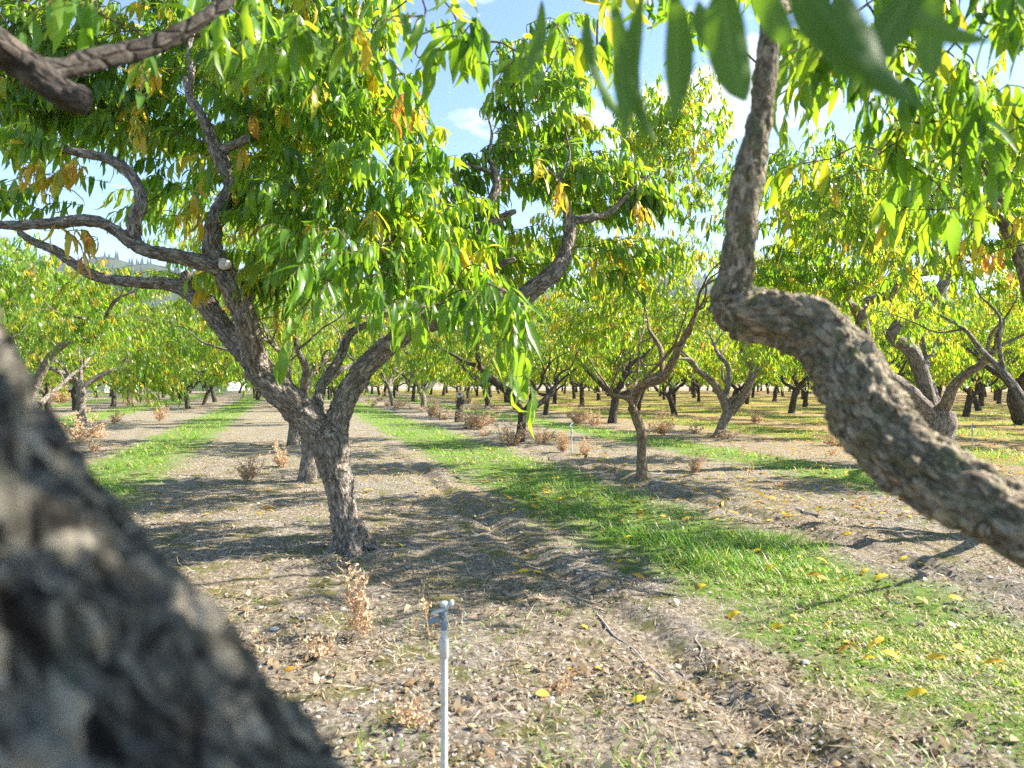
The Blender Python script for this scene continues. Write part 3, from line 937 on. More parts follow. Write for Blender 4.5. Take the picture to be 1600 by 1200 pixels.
    # crown overhead, out of view; last lobe added to shade left limb
    for (c, r, n) in (((1.3, 1.2, 3.0), .6, 30), ((-0.6, 1.2, 3.0), .7, 30), ((-1.4, 0.8, 2.6), .5, 22), ((1.12, .60, 2.15), .34, 34)):
        cr.lobe(c, r, r, r * .6, n, (0, .5, 1.5))
    cr.build(root, org, n_single=280)
    # the leaves nearest to the lens
    big = [((955, -10), (1000, 250), .70, .30, .5, 44), ((1005, -10), (962, 255), .72, .42, -.5, 42), ((918, 20), (934, 236), .80, .22, -.7, 36), ((1050, -20), (1078, 215), .66, .22, .6, 60), ((1128, -30), (1142, 196), .60, .36, .1, 92), ((1092, 0), (1120, 130), .66, .22, -.3, 56),
           ((1260, -30), (1384, 205), .47, .0, .2, 110), ((1320, -40), (1352, 190), .44, .0, -.3, 105), ((1235, -20), (1330, 120), .52, .15, .4, 84), ((1440, -40), (1330, 150), .52, .12, .2, 90), ((1390, -10), (1500, 100), .55, .22, .1, 70), ((1460, -20), (1440, 150), .66, .30, .3, 60),
           ((846, 0), (836, 150), 1.0, .4, .4, 32), ((1180, -40), (1230, 90), .6, .22, .4, 60)]
    nodes2 = cr.nodes
    tw = Geo()
    for (a, e, d, tn, tw_, w) in big:
        p, q = P(a[0], a[1], d), P(e[0], e[1], d + 0.01)
        v = q - p
        up_ = Vector((tw_, 1.0, -0.25))
        leaf_obj(root, org, p, v, up_, v.length * 1.08, w * (.62 if d < .56 else .74) * d / F, 0.55, tn * .5 + .06, mt=M_LEAF_DULL, key='near_leaf')  # tints lowered so these leaves look shaded
    # the shoot they hang from, above the frame
    sh = [tuple(list(P(1204, -60, 1.57)) + [.008]), (0.33, 0.95, 1.93, .005), (0.25, 0.62, 1.64, .004), (0.16, 0.60, 1.60, .003), (0.10, 0.72, 1.66, .003), (0.05, 0.85, 1.73, .002)]
    sh2 = [(0.25, 0.62, 1.64, .004), (0.24, 0.50, 1.56, .003), (0.30, 0.50, 1.55, .002)]
    tube(tw, sh, 7, 0.03); tube(tw, sh2, 7, 0.03)
    link('leafy_shoot', tw.mesh('leafy_shoot', M_TWIG, origin=org), root)


near_tree()


# ------------------------------------------------------------------ the other trees
def limb_walk(rg, start, az, elev, r0, length, steps, wig=0.35, rise=0.0):
    pts = [tuple(start) + (r0,)]
    p = np.array(start, dtype=float)
    st = length / steps
    for i in range(steps):
        a = az + rg.normal(0, wig)
        e = elev + rg.normal(0, wig * 0.8) + rise * i
        p = p + st * np.array([math.cos(a) * math.cos(e), math.sin(a) * math.cos(e), math.sin(e)])
        pts.append((p[0], p[1], p[2], r0 * (1 - 0.78 * (i + 1) / steps)))
    return pts


def upper_branches(rg, paths, n=3):
    """side branches growing from the outer half of each path"""
    out = []
    for pa in paths:
        for k in range(n):
            i = int(rg.integers(max(1, len(pa) // 2), len(pa)))
            b_ = pa[i]
            az = math.atan2(pa[-1][1] - pa[0][1], pa[-1][0] - pa[0][0]) + rg.normal(0, 1.0)
            out.append(limb_walk(rg, b_[:3], az, rg.uniform(0.3, 1.1), max(b_[3] * 0.7, 0.012), rg.uniform(0.7, 1.2), 4, 0.35))
    return out


def gen_skeleton(rg, scale=1.0):
    h = rg.uniform(0.62, 0.85) * scale
    lx, ly = rg.normal(0, 0.10, 2)
    r = rg.uniform(0.085, 0.115) * scale
    trunk = [(0, 0, -0.06, r * 1.45), (0, 0, 0.04, r * 1.15), (lx * .4, ly * .4, h * .5, r), (lx, ly, h, r * 1.1)]
    nl = int(rg.integers(3, 5))
    a0 = rg.uniform(0, 6.28)
    limbs = []
    for i in range(nl):
        a = a0 + i * 2 * math.pi / nl + rg.normal(0, 0.25)
        limbs.append(limb_walk(rg, (lx, ly, h - 0.05), a, rg.uniform(0.45, 0.75), r * rg.uniform(0.55, 0.75), rg.uniform(1.7, 2.2) * scale, 7, 0.32, 0.03))
    return trunk, limbs


def gen_crown(cr, rg, fork, n, rad=1.75, z0=1.75, z1=3.9, droop=0.7, off=(0, 0)):
    """an open vase crown: uneven lobes round a ring with a few in the middle"""
    fx, fy = fork[0] + off[0], fork[1] + off[1]
    k = 9
    a0 = rg.uniform(0, 6)
    for i in range(k):
        a = a0 + i * 2 * math.pi / k + rg.normal(0, 0.2)
        rr = rad * rg.uniform(0.5, 0.82)
        cr.lobe((fx + rr * math.cos(a), fy + rr * math.sin(a), z0 + .35 + (z1 - z0 - 1.05) * ((i * 0.618) % 1.0)), rg.uniform(.45, .75), rg.uniform(.45, .75), rg.uniform(.4, .7), int(n * rg.uniform(.10, .19)), (fx, fy, 1.6), (0.3, 0.55), droop)
    for i in range(4):
        cr.lobe((fx + rg.normal(0, .5), fy + rg.normal(0, .5), rg.uniform(z1 - 1.0, z1 - .4)), .6, .6, .45, int(n * .11), (fx, fy, 2.0), (0.3, 0.5), droop * .7)


def wood_parts(root, origin, trunk, limbs, subs, mt, sides=10, split=True, cap=None):
    rows = [('trunk', [trunk])] + [('limb', [l]) for l in limbs]
    if subs: rows.append(('branch', subs))
    if not split: rows = [('trunk', [trunk] + limbs + subs)]
    nodes = []
    for i, (nm, ps) in enumerate(rows):
        g = Geo()
        for p in ps:
            s = tube(g, p, sides if nm != 'branch' else 6, 0.09, 0.14 if nm != 'branch' else 0, random.uniform(0, 50))
            nodes.append(s[s[:, 2] > 1.35, :3])
        o = link(nm, g.mesh(nm, mt, origin=origin), root)
        if nm == 'branch': o['kind'] = 'stuff'
    return np.concatenate(nodes)


def traced_tree(px, py, label, trunk, limbs, n, seed, mt, rad=1.75, z0=1.7, z1=3.9, tint=(0.52, 0.15), yellow=0.10, depth=None, off=(0, 0), leaf=0.14, hi=False, sub=3, spread=0.4):
    d = depth or H * F / (py - 592)
    org = P(px, py, d); org.z = 0.0
    rg = np.random.default_rng(seed)
    root = empty('peach_tree', org, label, 'tree', 'peach trees of the orchard')
    def conv(rows, toward):
        n_ = len(rows)
        return px_path([(a, b_, d + toward * i / max(1, n_ - 1), w) for i, (a, b_, w) in enumerate(rows)])
    tr = conv(trunk, 0.0)
    tr = [(tr[0][0], tr[0][1], -0.06, tr[0][3] * 1.35), (tr[0][0], tr[0][1], 0.05, tr[0][3] * 1.1)] + tr[1:]
    lm = []
    for i, l in enumerate(limbs):
        p = conv(l, spread * (1 if i % 2 else -1))
        # the limb goes on into the crown
        az = math.atan2(p[-1][1] - p[0][1], p[-1][0] - p[0][0])
        ext = limb_walk(rg, p[-1][:3], az, 0.7, p[-1][3] * .9, 0.9, 3, 0.35)[1:]
        lm.append(p + ext)
    # limbs on the sides the traced ones leave free
    f = tr[-1]
    for a in (math.pi / 2 + rg.normal(0, .3), -math.pi / 2 + rg.normal(0, .3)):
        lm.append(limb_walk(rg, (f[0], f[1], f[2] - .05), a, 0.75, f[3] * .5, 1.7, 6, 0.3))
    subs = upper_branches(rg, lm, sub)
    nodes = wood_parts(root, org, tr, lm, subs, mt, 12)
    cr = Crown(nodes, seed + 100, leaf, hi, tint, yellow, 0.03)
    gen_crown(cr, rg, f, n, rad, z0, z1, off=off)
    cr.build(root, org)
    return root


OCC = []   # places already taken, so the rows skip them
def T(px, py, *a, **k):
    d = k.get('depth') or H * F / (py - 592)
    OCC.append(((px - 800) / F * d, d))
    return traced_tree(px, py, *a, **k)


T(1003, 748, 'slim tan peach tree with a sinuous sunlit trunk beyond the grass strip',
  [(1003, 748, 19), (1002, 712, 15), (1003, 682, 15), (996, 656, 15), (987, 636, 14)],
  [[(987, 640, 13), (998, 610, 13), (1012, 600, 13), (1036, 590, 14), (1050, 566, 13), (1070, 526, 10)], [(1034, 590, 9), (1034, 556, 9), (1030, 540, 8), (1016, 518, 6)], [(990, 645, 9), (982, 624, 8)]],
  500, 21, M_BARK_GOLD, rad=2.05, z0=1.7, z1=4.9, off=(0.8, 0.3))
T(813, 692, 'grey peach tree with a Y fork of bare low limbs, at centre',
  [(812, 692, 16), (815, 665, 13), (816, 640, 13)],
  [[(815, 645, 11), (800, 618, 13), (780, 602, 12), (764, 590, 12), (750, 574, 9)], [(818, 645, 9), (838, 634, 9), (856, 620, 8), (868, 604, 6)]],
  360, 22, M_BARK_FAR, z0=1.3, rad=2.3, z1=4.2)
T(1125, 683, 'dark peach tree with leaning trunk and crossing limbs, left of the crooked limb',
  [(1124, 683, 17), (1131, 660, 15), (1139, 640, 16)],
  [[(1137, 645, 13), (1124, 612, 12), (1108, 592, 11), (1090, 578, 9)], [(1132, 628, 8), (1139, 592, 8), (1136, 570, 7), (1124, 556, 6)], [(1142, 645, 14), (1166, 610, 13), (1176, 576, 11), (1160, 552, 9)]],
  400, 23, M_BARK, z0=1.4, rad=2.4, z1=4.4, yellow=.14)
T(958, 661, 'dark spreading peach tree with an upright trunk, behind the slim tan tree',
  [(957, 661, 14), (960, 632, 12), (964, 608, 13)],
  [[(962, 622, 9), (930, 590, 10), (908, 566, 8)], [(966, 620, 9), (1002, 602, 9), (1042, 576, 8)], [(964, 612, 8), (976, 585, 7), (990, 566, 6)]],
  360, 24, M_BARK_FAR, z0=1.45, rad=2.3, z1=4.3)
T(1466, 727, 'stout peach tree with knobbly cut trunk top behind the crooked near limb',
  [(1463, 727, 48), (1464, 690, 44), (1468, 660, 48), (1470, 642, 40)],
  [[(1458, 655, 30), (1425, 618, 27), (1388, 590, 25), (1362, 562, 24), (1350, 528, 22), (1342, 490, 18), (1320, 474, 18), (1285, 464, 17), (1245, 464, 13)],
   [(1456, 650, 24), (1442, 592, 23), (1424, 548, 22), (1394, 524, 20), (1420, 496, 18), (1460, 464, 17), (1482, 430, 16), (1512, 382, 12)],
   [(1345, 500, 14), (1350, 474, 15), (1392, 458, 14), (1416, 432, 12), (1462, 424, 8)]],
  470, 25, M_BARK, rad=2.35, z0=2.0, z1=4.5, tint=(0.55, 0.14), sub=3, spread=.3, yellow=.12)
T(661, 641, 'pale grey young peach tree with a clean V fork, far along the grass strip',
  [(661, 641, 10), (662, 625, 9), (659, 612, 9)],
  [[(659, 615, 7), (650, 595, 7), (642, 580, 6), (650, 565, 5)], [(660, 616, 7), (675, 600, 7), (690, 585, 6)]],
  200, 26, M_BARK, z0=1.8, rad=1.5)
T(612, 634, 'thin leaning grey peach tree beside the far end of the grass strip',
  [(614, 636, 7), (610, 615, 6), (606, 600, 6)], [[(606, 602, 5), (598, 585, 5), (600, 570, 4)], [(607, 602, 5), (614, 585, 4)]], 160, 27, M_BARK, rad=1.3)
T(480, 752, 'grey peach trunk just behind the forking tree, its crown hidden by the front limbs',
  [(480, 752, 28), (484, 715, 25), (482, 680, 24), (478, 640, 20)],
  [[(478, 650, 14), (474, 610, 12), (478, 575, 12)], [(480, 660, 14), (500, 610, 12), (530, 580, 10)], [(480, 660, 14), (440, 620, 12), (420, 570, 10)]],
  200, 28, M_BARK, rad=1.5, z0=1.9, z1=3.6, yellow=.05)
T(458, 695, 'second grey peach trunk behind the forking tree, half hidden by its left limb',
  [(458, 695, 18), (459, 670, 16), (460, 645, 15)],
  [[(460, 650, 10), (440, 615, 9), (410, 590, 8)], [(460, 650, 10), (480, 610, 9), (490, 580, 8)]],
  240, 29, M_BARK, rad=1.8, z0=1.1, z1=3.7)
T(127, 662, 'leafy peach tree with a straight grey trunk, right of the blurred limb',
  [(128, 662, 15), (127, 640, 13), (127, 612, 14), (124, 600, 14)],
  [[(125, 606, 9), (100, 585, 8), (70, 570, 7)], [(127, 606, 9), (160, 585, 8), (190, 575, 7)]],
  420, 30, M_BARK, rad=2.5, z0=.95, z1=4.3, tint=(0.5, .16))
T(60, 738, 'leafy peach tree with a bare side branch, behind the top of the blurred limb',
  [(30, 738, 24), (34, 690, 22), (40, 640, 22)],
  [[(40, 650, 16), (60, 590, 14), (90, 545, 12), (120, 530, 10), (140, 532, 9), (160, 510, 8), (168, 490, 6)], [(40, 650, 16), (10, 590, 14), (-30, 550, 12)]],
  460, 31, M_BARK, depth=10.6, rad=2.2, z0=1.05, z1=3.5, tint=(0.5, .16), off=(0.2, 0.3))
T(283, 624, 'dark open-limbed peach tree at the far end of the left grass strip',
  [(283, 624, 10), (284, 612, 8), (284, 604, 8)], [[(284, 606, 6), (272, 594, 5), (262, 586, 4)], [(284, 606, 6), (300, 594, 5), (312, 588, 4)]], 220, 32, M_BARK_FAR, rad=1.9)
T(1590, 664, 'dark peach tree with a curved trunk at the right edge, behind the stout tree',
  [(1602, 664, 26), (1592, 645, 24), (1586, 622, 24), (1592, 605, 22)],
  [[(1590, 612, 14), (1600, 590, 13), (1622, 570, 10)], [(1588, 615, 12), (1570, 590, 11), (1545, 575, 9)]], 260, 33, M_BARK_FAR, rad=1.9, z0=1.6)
# just out of view at the right; its crown reaches into the frame and shades the ground
T(1657, 830, 'peach tree just outside the right edge whose leafy crown fills the upper right corner',
  [(1660, 830, 40), (1664, 760, 38), (1668, 700, 38)],
  [[(1668, 705, 28), (1645, 640, 26), (1625, 540, 23), (1606, 440, 20), (1570, 350, 17), (1530, 290, 14), (1490, 240, 10)], [(1668, 705, 28), (1745, 640, 24), (1800, 540, 22), (1820, 450, 18)], [(1600, 410, 12), (1560, 300, 11), (1500, 180, 10), (1460, 60, 8)]],
  340, 34, M_BARK, rad=1.3, z0=2.0, z1=3.75, yellow=.03, off=(-1.0, .55), depth=5.55, sub=3)

# rows of copies further back
PROTO = []
for i in range(5):
    rg = np.random.default_rng(200 + i)
    tr, lm = gen_skeleton(rg, 1.0)
    sub = upper_branches(rg, lm, 3)
    root = empty('peach_tree', (0, 0, 0))
    nodes = wood_parts(root, (0, 0, 0), tr, lm, sub, M_BARK_FAR, 8)
    cr = Crown(nodes, 300 + i, 0.165, False, (0.52, 0.15), 0.08, 0.031)
    gen_crown(cr, rg, tr[-1], 340, 2.2, 1.08, 4.2)
    cr.build(root, (0, 0, 0))
    PROTO.append(root)
used = [False] * 5


def copy_tree(root, small):
    r = root.copy()
    COL.objects.link(r)
    for ch in [o for o in bpy.data.objects if o.parent == root]:
        c = ch.copy()
        c.parent = r
        COL.objects.link(c)
    return r


KIDS = {}
def place_tree(k, x, y, rz, s, label):
    root = PROTO[k]
    if k not in KIDS:
        KIDS[k] = [o for o in COL.objects if o.parent == root]
    if not used[k]:
        used[k] = True
        r = root
    else:
        r = root.copy()
        COL.objects.link(r)
        for ch in KIDS[k]:
            c = ch.copy()
            c.parent = r
            COL.objects.link(c)
    r.location = (x, y, 0)
    r.rotation_euler = (0, 0, rz)
    r.scale = (s, s, s * random.uniform(0.94, 1.05))
    tag(r, label, 'tree', 'peach trees in the rows further back')


rowL = [-1.9, 2.6, 7.0, 11.5, 0.35, 4.75, 9.25, 13.7, 18.1, 22.5, 26.9, 31.3, 35.7, 40.1, 44.5, 48.9, 53.3, 57.7, 62.1, 66.5, 70.9, -21.6, -26.0, -4.0, -8.4, -12.8, -17.2]
ROWNAME = {0.35: "forking tree's own row", 4.75: 'first row right of the near grass strip', 9.25: 'second row right of the near grass strip', 13.7: 'third row right of the near grass strip',
           18.1: 'fourth row right of the near grass strip', -4.0: 'first row left of the forking tree', -8.4: 'second row left of the forking tree'}
rr = random.Random(4)
cnt = 0
for li, l0 in enumerate(rowL):
    side = 'right' if l0 > 0.5 else 'left'
    d = rr.uniform(6, 9)
    while d < 74:
        x = l0 + TAN * d + rr.gauss(0, 0.18)
        y = d + rr.gauss(0, 0.25)
        d += 3.7
        u = x / y
        if u < -0.95 or u > 0.98: continue
        if l0 > 0.5 and l0 < 6 and (y < 16 or (17 < y < 23)): continue      # gaps in the second row
        if l0 == 9.25 and y < 21: continue
        if l0 == 0.35 and y < 17: continue
        if l0 == -4.0 and y < 26: continue
        if l0 < -5 and y < 14: continue
        if l0 > 10 and y < 9.5: continue
        if l0 in (-1.9, 2.6, 7.0, 11.5) and y < 36: continue
        if any((x - a) ** 2 + (y - b_) ** 2 < 2.6 ** 2 for a, b_ in OCC): continue
        if rr.random() < 0.05: continue
        OCC.append((x, y))
        if l0 < 0:
            lab = 'pale leafy peach tree in the rows left of the forking tree'
        elif l0 < 1:
            lab = 'peach tree further along the row of the forking tree'
        else:
            lab = 'dark-trunked peach tree in the shaded rows right of the grass strip'
        near_row = [q for q in OCC if abs(lat(*q) - l0) < 1.6 and q[1] <= y + .01]
        od = ['first', 'second', 'third', 'fourth', 'fifth', 'sixth', 'seventh', 'eighth', 'ninth', 'tenth']
        nth = len(near_row)
        if y < 42 and nth <= 10 and l0 in ROWNAME:
            lab = '%s peach tree from the front in the %s' % (od[nth - 1], ROWNAME[l0])
        elif l0 in ROWNAME:
            lab = 'small distant peach tree deep in the %s' % ROWNAME[l0]
        elif l0 > 30:
            lab = 'tiny distant peach tree in the farthest right-hand rows'
        elif y > 50 and l0 < 13:
            lab = 'tiny distant peach tree closing the far end of the grass alleys'
        place_tree(rr.randrange(5), x, y, rr.uniform(0, 6.28), rr.uniform(0.92, 1.12), lab)
        cnt += 1
print('row trees', cnt)

# ------------------------------------------------------------------ sprinklers
def lathe(prof, k=16):
    """prof: (r, z) rows -> verts, quads"""
    v = []
    for (r, z) in prof:
        for i in range(k):
            th = 2 * math.pi * i / k
            v.append((r * math.cos(th), r * math.sin(th), z))
    f = []
    for s in range(len(prof) - 1):
        for i in range(k):
            f.append([s * k + i, s * k + (i + 1) % k, (s + 1) * k + (i + 1) % k, (s + 1) * k + i])
    return np.array(v), np.array(f)


def lathe_part(name, prof, mt, root, M=None, k=16):
    v, f = lathe(prof, k)
    if M is not None:
        v = np.array([tuple(M @ Vector(x)) for x in v])
    return link(name, np_mesh(name, v, f, mt, True), root)


def sprinkler(x, y, h, tilt, label, rz=0.0):
    root = empty('sprinkler', (x, y, gh(x, y) - 0.01), label, 'sprinkler', 'irrigation sprinklers')
    root.rotation_euler = (0, tilt, rz)
    lathe_part('riser_pipe', [(0.0108, -0.05), (0.0108, h - .13)], M_PVC, root)
    lathe_part('coupling', [(0.0118, h - .132), (0.0142, h - .130), (0.0145, h - .075), (0.0138, h - .072), (0.008, h - .071)], M_PVC, root)
    lathe_part('bushing', [(0.011, h - .072), (0.0125, h - .068), (0.0125, h - .062), (0.0095, h - .060), (0.0095, h - .054), (0.0115, h - .052), (0.0115, h - .046), (0.006, h - .045)], M_PVC, root)
    lathe_part('base_ring', [(0.008, h - .047), (0.0105, h - .044), (0.0105, h - .030), (0.0085, h - .028), (0.0085, h - .012), (0.006, h - .011)], M_PLAST, root)
    # upright bridge with a cap
    lathe_part('bridge', [(0.007, h - .014), (0.0085, h - .01), (0.0085, h + .024), (0.0075, h + .026)], M_PLAST, root)
    lathe_part('cap', [(0.0075, h + .025), (0.0108, h + .027), (0.0112, h + .036), (0.009, h + .040), (0.0001, h + .041)], M_PLAST_LT, root)
    # nozzle barrel, drooping to the left
    R = Matrix.Translation((0, 0, h - .004)) @ Matrix.Rotation(math.radians(-112), 4, 'Y')
    lathe_part('nozzle', [(0.0001, 0.0), (0.0062, 0.002), (0.0066, 0.022), (0.0092, 0.025), (0.0098, 0.050), (0.0086, 0.053), (0.005, 0.054), (0.004, 0.048)], M_PLAST, root, R)
    # swinging arm: a flat curved bar with a spoon
    g = Geo()
    pts = [(-0.040, -0.004, h + .004), (-0.020, -0.005, h + .013), (0.0, -0.006, h + .018), (0.012, -0.003, h + .026), (0.020, 0.002, h + .034)]
    v = []
    for i, p in enumerate(pts):
        w = 0.0035 + 0.001 * (i % 2)
        for (a, b_) in ((-1, -1), (1, -1), (1, 1), (-1, 1)):
            v.append((p[0], p[1] + a * 0.0025, p[2] + b_ * w))
    f = []
    for s in range(len(pts) - 1):
        for i in range(4):
            f.append([s * 4 + i, s * 4 + (i + 1) % 4, (s + 1) * 4 + (i + 1) % 4, (s + 1) * 4 + i])
    f += [[3, 2, 1, 0], [16, 17, 18, 19]]
    link('swing_arm', np_mesh('swing_arm', np.array(v), np.array(f), M_PLAST_LT, False), root)
    R2 = Matrix.Translation((0.021, 0.002, h + .030)) @ Matrix.Rotation(math.radians(12), 4, 'Y')
    lathe_part('counterweight', [(0.0001, -.006), (0.0066, -.005), (0.0072, .006), (0.0066, .014), (0.0001, .016)], M_PLAST_LT, root, R2)
    R3 = Matrix.Translation((-0.004, -0.010, h - .004)) @ Matrix.Rotation(math.radians(90), 4, 'X')
    lathe_part('pivot_pin', [(0.0001, -.001), (0.0035, 0), (0.0035, .006), (0.0001, .007)], M_PLAST_DK, root, R3, 10)
    return root


sprinkler((694 - 800) / F * 2.1, 2.1, 0.545, 0.0, 'white plastic riser with blue-grey impact sprinkler head in the foreground', 0.0)
sprinkler((893 - 800) / F * 11.2, 11.2, 0.50, 0.0, 'thin pale sprinkler riser between dry weeds, left of the slim tan tree', 0.6)
sprinkler((1519 - 800) / F * 12.4, 12.4, 0.42, 0.02, 'thin pale sprinkler riser right of the stout knobbly tree', 0.3)
sprinkler((684 - 800) / F * 24, 24, 0.50, 0.0, 'tiny far sprinkler riser beside the pale young tree', 0.3)

# ------------------------------------------------------------------ pruned stump with a pale cut
sx, sy = (717 - 800) / F * 19.6, 19.6
root = empty('tree_stump', (sx, sy, 0), 'short dark pruned tree stump with a pale round cut, among dry weeds', 'stump')
g = Geo()
tube(g, [(0, 0, -.05, .16), (0, 0, .1, .12), (0.02, 0, .45, .105), (0.05, 0, .72, .11), (0.04, -.02, .86, .10)], 12, .06, .2, 3.0)
tube(g, [(0.04, 0, .5, .07), (.13, -.02, .6, .06), (.16, -.02, .66, .05)], 10, .06, .2, 7.0)
link('trunk', g.mesh('trunk', M_BARK_FAR), root)
cut_disc(root, (0, 0, 0), (0.02, -.105, .80), (0, -1, .15), .085)

# ------------------------------------------------------------------ dry weeds
def weed_mesh(seed, h, stems, side, wid):
    rg = np.random.default_rng(seed)
    base, dr, up, L, W, cu, tn = [], [], [], [], [], [], []
    def strip(p, d, l, w, t, c=0.3):
        base.append(p); dr.append(d); up.append(nrm(rg.normal(0, 1, 3))); L.append(l); W.append(w); cu.append(c * rg.uniform(-1, 1)); tn.append(np.clip(t + rg.normal(0, .12), 0, 1))
    for s in range(stems):
        a = rg.uniform(0, 6.28)
        lean = rg.uniform(0.03, wid)
        d = nrm(np.array([math.cos(a) * lean, math.sin(a) * lean, 1.0]))
        hh = h * rg.uniform(.3, 1.0)
        p0 = np.array([math.cos(a), math.sin(a), 0]) * rg.uniform(0, .04)
        strip(p0, d, hh, .007, .45, .25)
        for k in range(side):
            t = rg.uniform(.15, .98)
            b_ = rg.uniform(0, 6.28)
            d2 = nrm(d * rg.uniform(.5, 1.2) + np.array([math.cos(b_), math.sin(b_), 0]) * .9)
            l2 = hh * rg.uniform(.08, .28) * (1.2 - t * .6)
            q = p0 + d * hh * t
            strip(q, d2, l2, .0052, .6, .6)
            for j in range(5):
                u = rg.uniform(.3, 1)
                strip(q + d2 * l2 * u, nrm(rg.normal(0, 1, 3) + d2 * .8), rg.uniform(.010, .028), rg.uniform(.006, .013), .8, 1.2)
    v, f, at = leaf_arrays(np.array(base), np.array(dr), np.array(up), np.array(L), np.array(W), np.array(cu), np.array(tn), hi=False)
    return np_mesh('dry_weed', v, f, M_WEED, True, {'leaf': at})


def weed(px, d, me, s, label, rz=None, group='dry weeds'):
    x = (px - 800) / F * d
    o = link('dry_weed', me)
    o.location = (x, d, gh(x, d) - 0.01)
    o.rotation_euler = (0, 0, random.uniform(0, 6) if rz is None else rz)
    o.scale = (s, s, s) if d < 4 else (s * random.uniform(.8, 1.6), s * random.uniform(.8, 1.3), s * random.uniform(.8, 1.25))
    return tag(o, label, 'weed', group)


W_TALL = weed_mesh(1, .40, 7, 26, .35)
W_THIN = weed_mesh(2, .36, 2, 10, .22)
W_BUSH = weed_mesh(3, .34, 20, 18, .8)
W_SPRAWL = weed_mesh(6, .36, 16, 18, 1.9)
W_LOW = weed_mesh(4, .16, 14, 8, 1.6)
W_BIG = weed_mesh(5, .45, 34, 16, 1.3)
weed(563, 3.32, W_TALL, .92, 'bushy tan dry weed standing in front of the forking trunk')
weed(672, 3.3, W_THIN, .8, 'thin dry weed stalk just behind the foreground sprinkler')
weed(388, 8.4, W_BUSH, .9, 'reddish dry weed clump left of the trunks behind the forking tree')
weed(442, 9.6, W_SPRAWL, 1.0, 'dry weed clump beside the trunk just behind the forking tree')
weed(742, 17.0, W_BIG, 1.9, 'wide straw-coloured dry weed clump in front of the pruned stump')
weed(690, 21, W_SPRAWL, 1.5, 'rusty dry weed clump right of the pale V-forked tree')
weed(675, 22, W_BUSH, 1.7, 'dark rusty weed clump at the foot of the pale V-forked tree')
weed(846, 13.0, W_SPRAWL, 1.1, 'dry weed clump at the right foot of the Y-forked tree')
weed(880, 11.6, W_BUSH, 1.0, 'reddish dry weed clump just left of the middle sprinkler riser')
weed(912, 11.4, W_SPRAWL, .9, 'dry weed clump just right of the middle sprinkler riser')
weed(905, 18.6, W_BIG, 1.6, 'rusty weed bank left of the dark spreading tree')
weed(930, 18.2, W_SPRAWL, 1.2, 'rusty weed bank at the foot of the dark spreading tree')
weed(1034, 15.0, W_BIG, 1.1, 'straw weed clump right of the slim tan trunk')
weed(1088, 9.1, W_BUSH, .7, 'small pinkish dry weed right of the slim tan tree')
weed(1165, 8.6, W_THIN, 1.5, 'single tall bent dry stalk left of the crooked near limb')
weed(500, 3.1, W_LOW, .8, 'low tan weed tuft left of the bushy dry weed')
weed(880, 2.75, W_LOW, .6, 'low reddish weed tuft right of the foreground sprinkler')
weed(640, 2.5, W_LOW, .7, 'low dry weed tuft left of the sprinkler riser')
weed(470, 2.75, W_THIN, .5, 'short dry stalks beside the lower edge of the blurred limb')
weed(405, 3.2, W_THIN, .45, 'single short reddish stalk right of the blurred limb')
weed(250, 20, W_BUSH, 1.4, 'rusty weed clump between the left tree and the far open-limbed tree')
weed(180, 19, W_BUSH, 1.2, 'rusty weed clump right of the straight left trunk')
weed(150, 14.5, W_LOW, 1.6, 'low dry weeds right of the blurred limb, in front of the left tree')
weed(95, 34, W_BIG, 2.2, 'rusty weed bank in front of the white house')
for i in range(60):
    l0 = random.choice([0.35, 4.75, 4.75, 4.75, 4.75, 9.25, 9.25, 13.7, -4.0, -8.4])
    d = random.uniform(9, 40)
    x = l0 + TAN * d + random.gauss(0, .5)
    if abs(x / d) > .8: continue
    weed(x / d * F + 800, d, random.choice([W_LOW, W_SPRAWL, W_LOW]), random.uniform(.7, 1.7), 'small dry weed tuft scattered along the tree rows', group='small weed tufts along the rows')

# ------------------------------------------------------------------ scattered ground cover
def scatter(n, dmin, dmax, power=1.0, half=0.86):
    """points on the ground, thinning with distance"""
    rg = RNG
    d = dmin * (dmax / dmin) ** (rg.random(n) ** power)
    x = rg.uniform(-half, half, n) * d
    return x, d


def ground_pts(x, y, dz=0.0):
    return np.stack([x, y, np.array([gh(a, b_) + dz for a, b_ in zip(x, y)])], -1)


def drift(x, y, z, lo, hi, sc=1.3):
    n_ = np.array([noise.fractal(Vector((a_ * sc, b_ * sc, z)), .8, 2.1, 3) for a_, b_ in zip(x, y)])
    return RNG.random(len(x)) < np.clip(lo + (hi - lo) * (n_ + .35) / .7, lo, hi)


def strip_mask(x, y, grow=0.0):
    l = lat(x, y)
    m = np.zeros(len(x))
    for l0, hw in STRIPS:
        w = np.array([noise.noise(Vector((a * .9, b_ * .9, 2.0))) * .45 for a, b_ in zip(x, y)])
        m = np.maximum(m, np.clip((hw + grow - np.abs(l - l0 + w)) / .35, 0, 1))
    return m


# straw and bits of dry stems
x, y = scatter(56000, 1.9, 14, 0.8)
k = drift(x, y, 31.0, .2, 1.0)
x, y = x[k], y[k]
a = RNG.uniform(0, 2 * math.pi, len(x))
dr = np.stack([np.cos(a), np.sin(a), RNG.normal(.02, .14, len(x))], -1)
L = RNG.uniform(.02, .10, len(x)) * np.where(RNG.random(len(x)) < .1, 1.6, 1)
v, f, at = leaf_arrays(ground_pts(x, y, .004), dr, np.array([0, 0, 1.0]) + RNG.normal(0, .5, (len(x), 3)), L, RNG.uniform(.0015, .004, len(x)), RNG.normal(0, .7, len(x)), np.clip(RNG.normal(.6, .25, len(x)), 0, 1), hi=False)
tag(link('straw_litter', np_mesh('straw_litter', v, f, M_STRAW, True, {'leaf': at})), 'dry straw and stem bits strewn over the tan orchard soil', 'straw', kind='stuff')
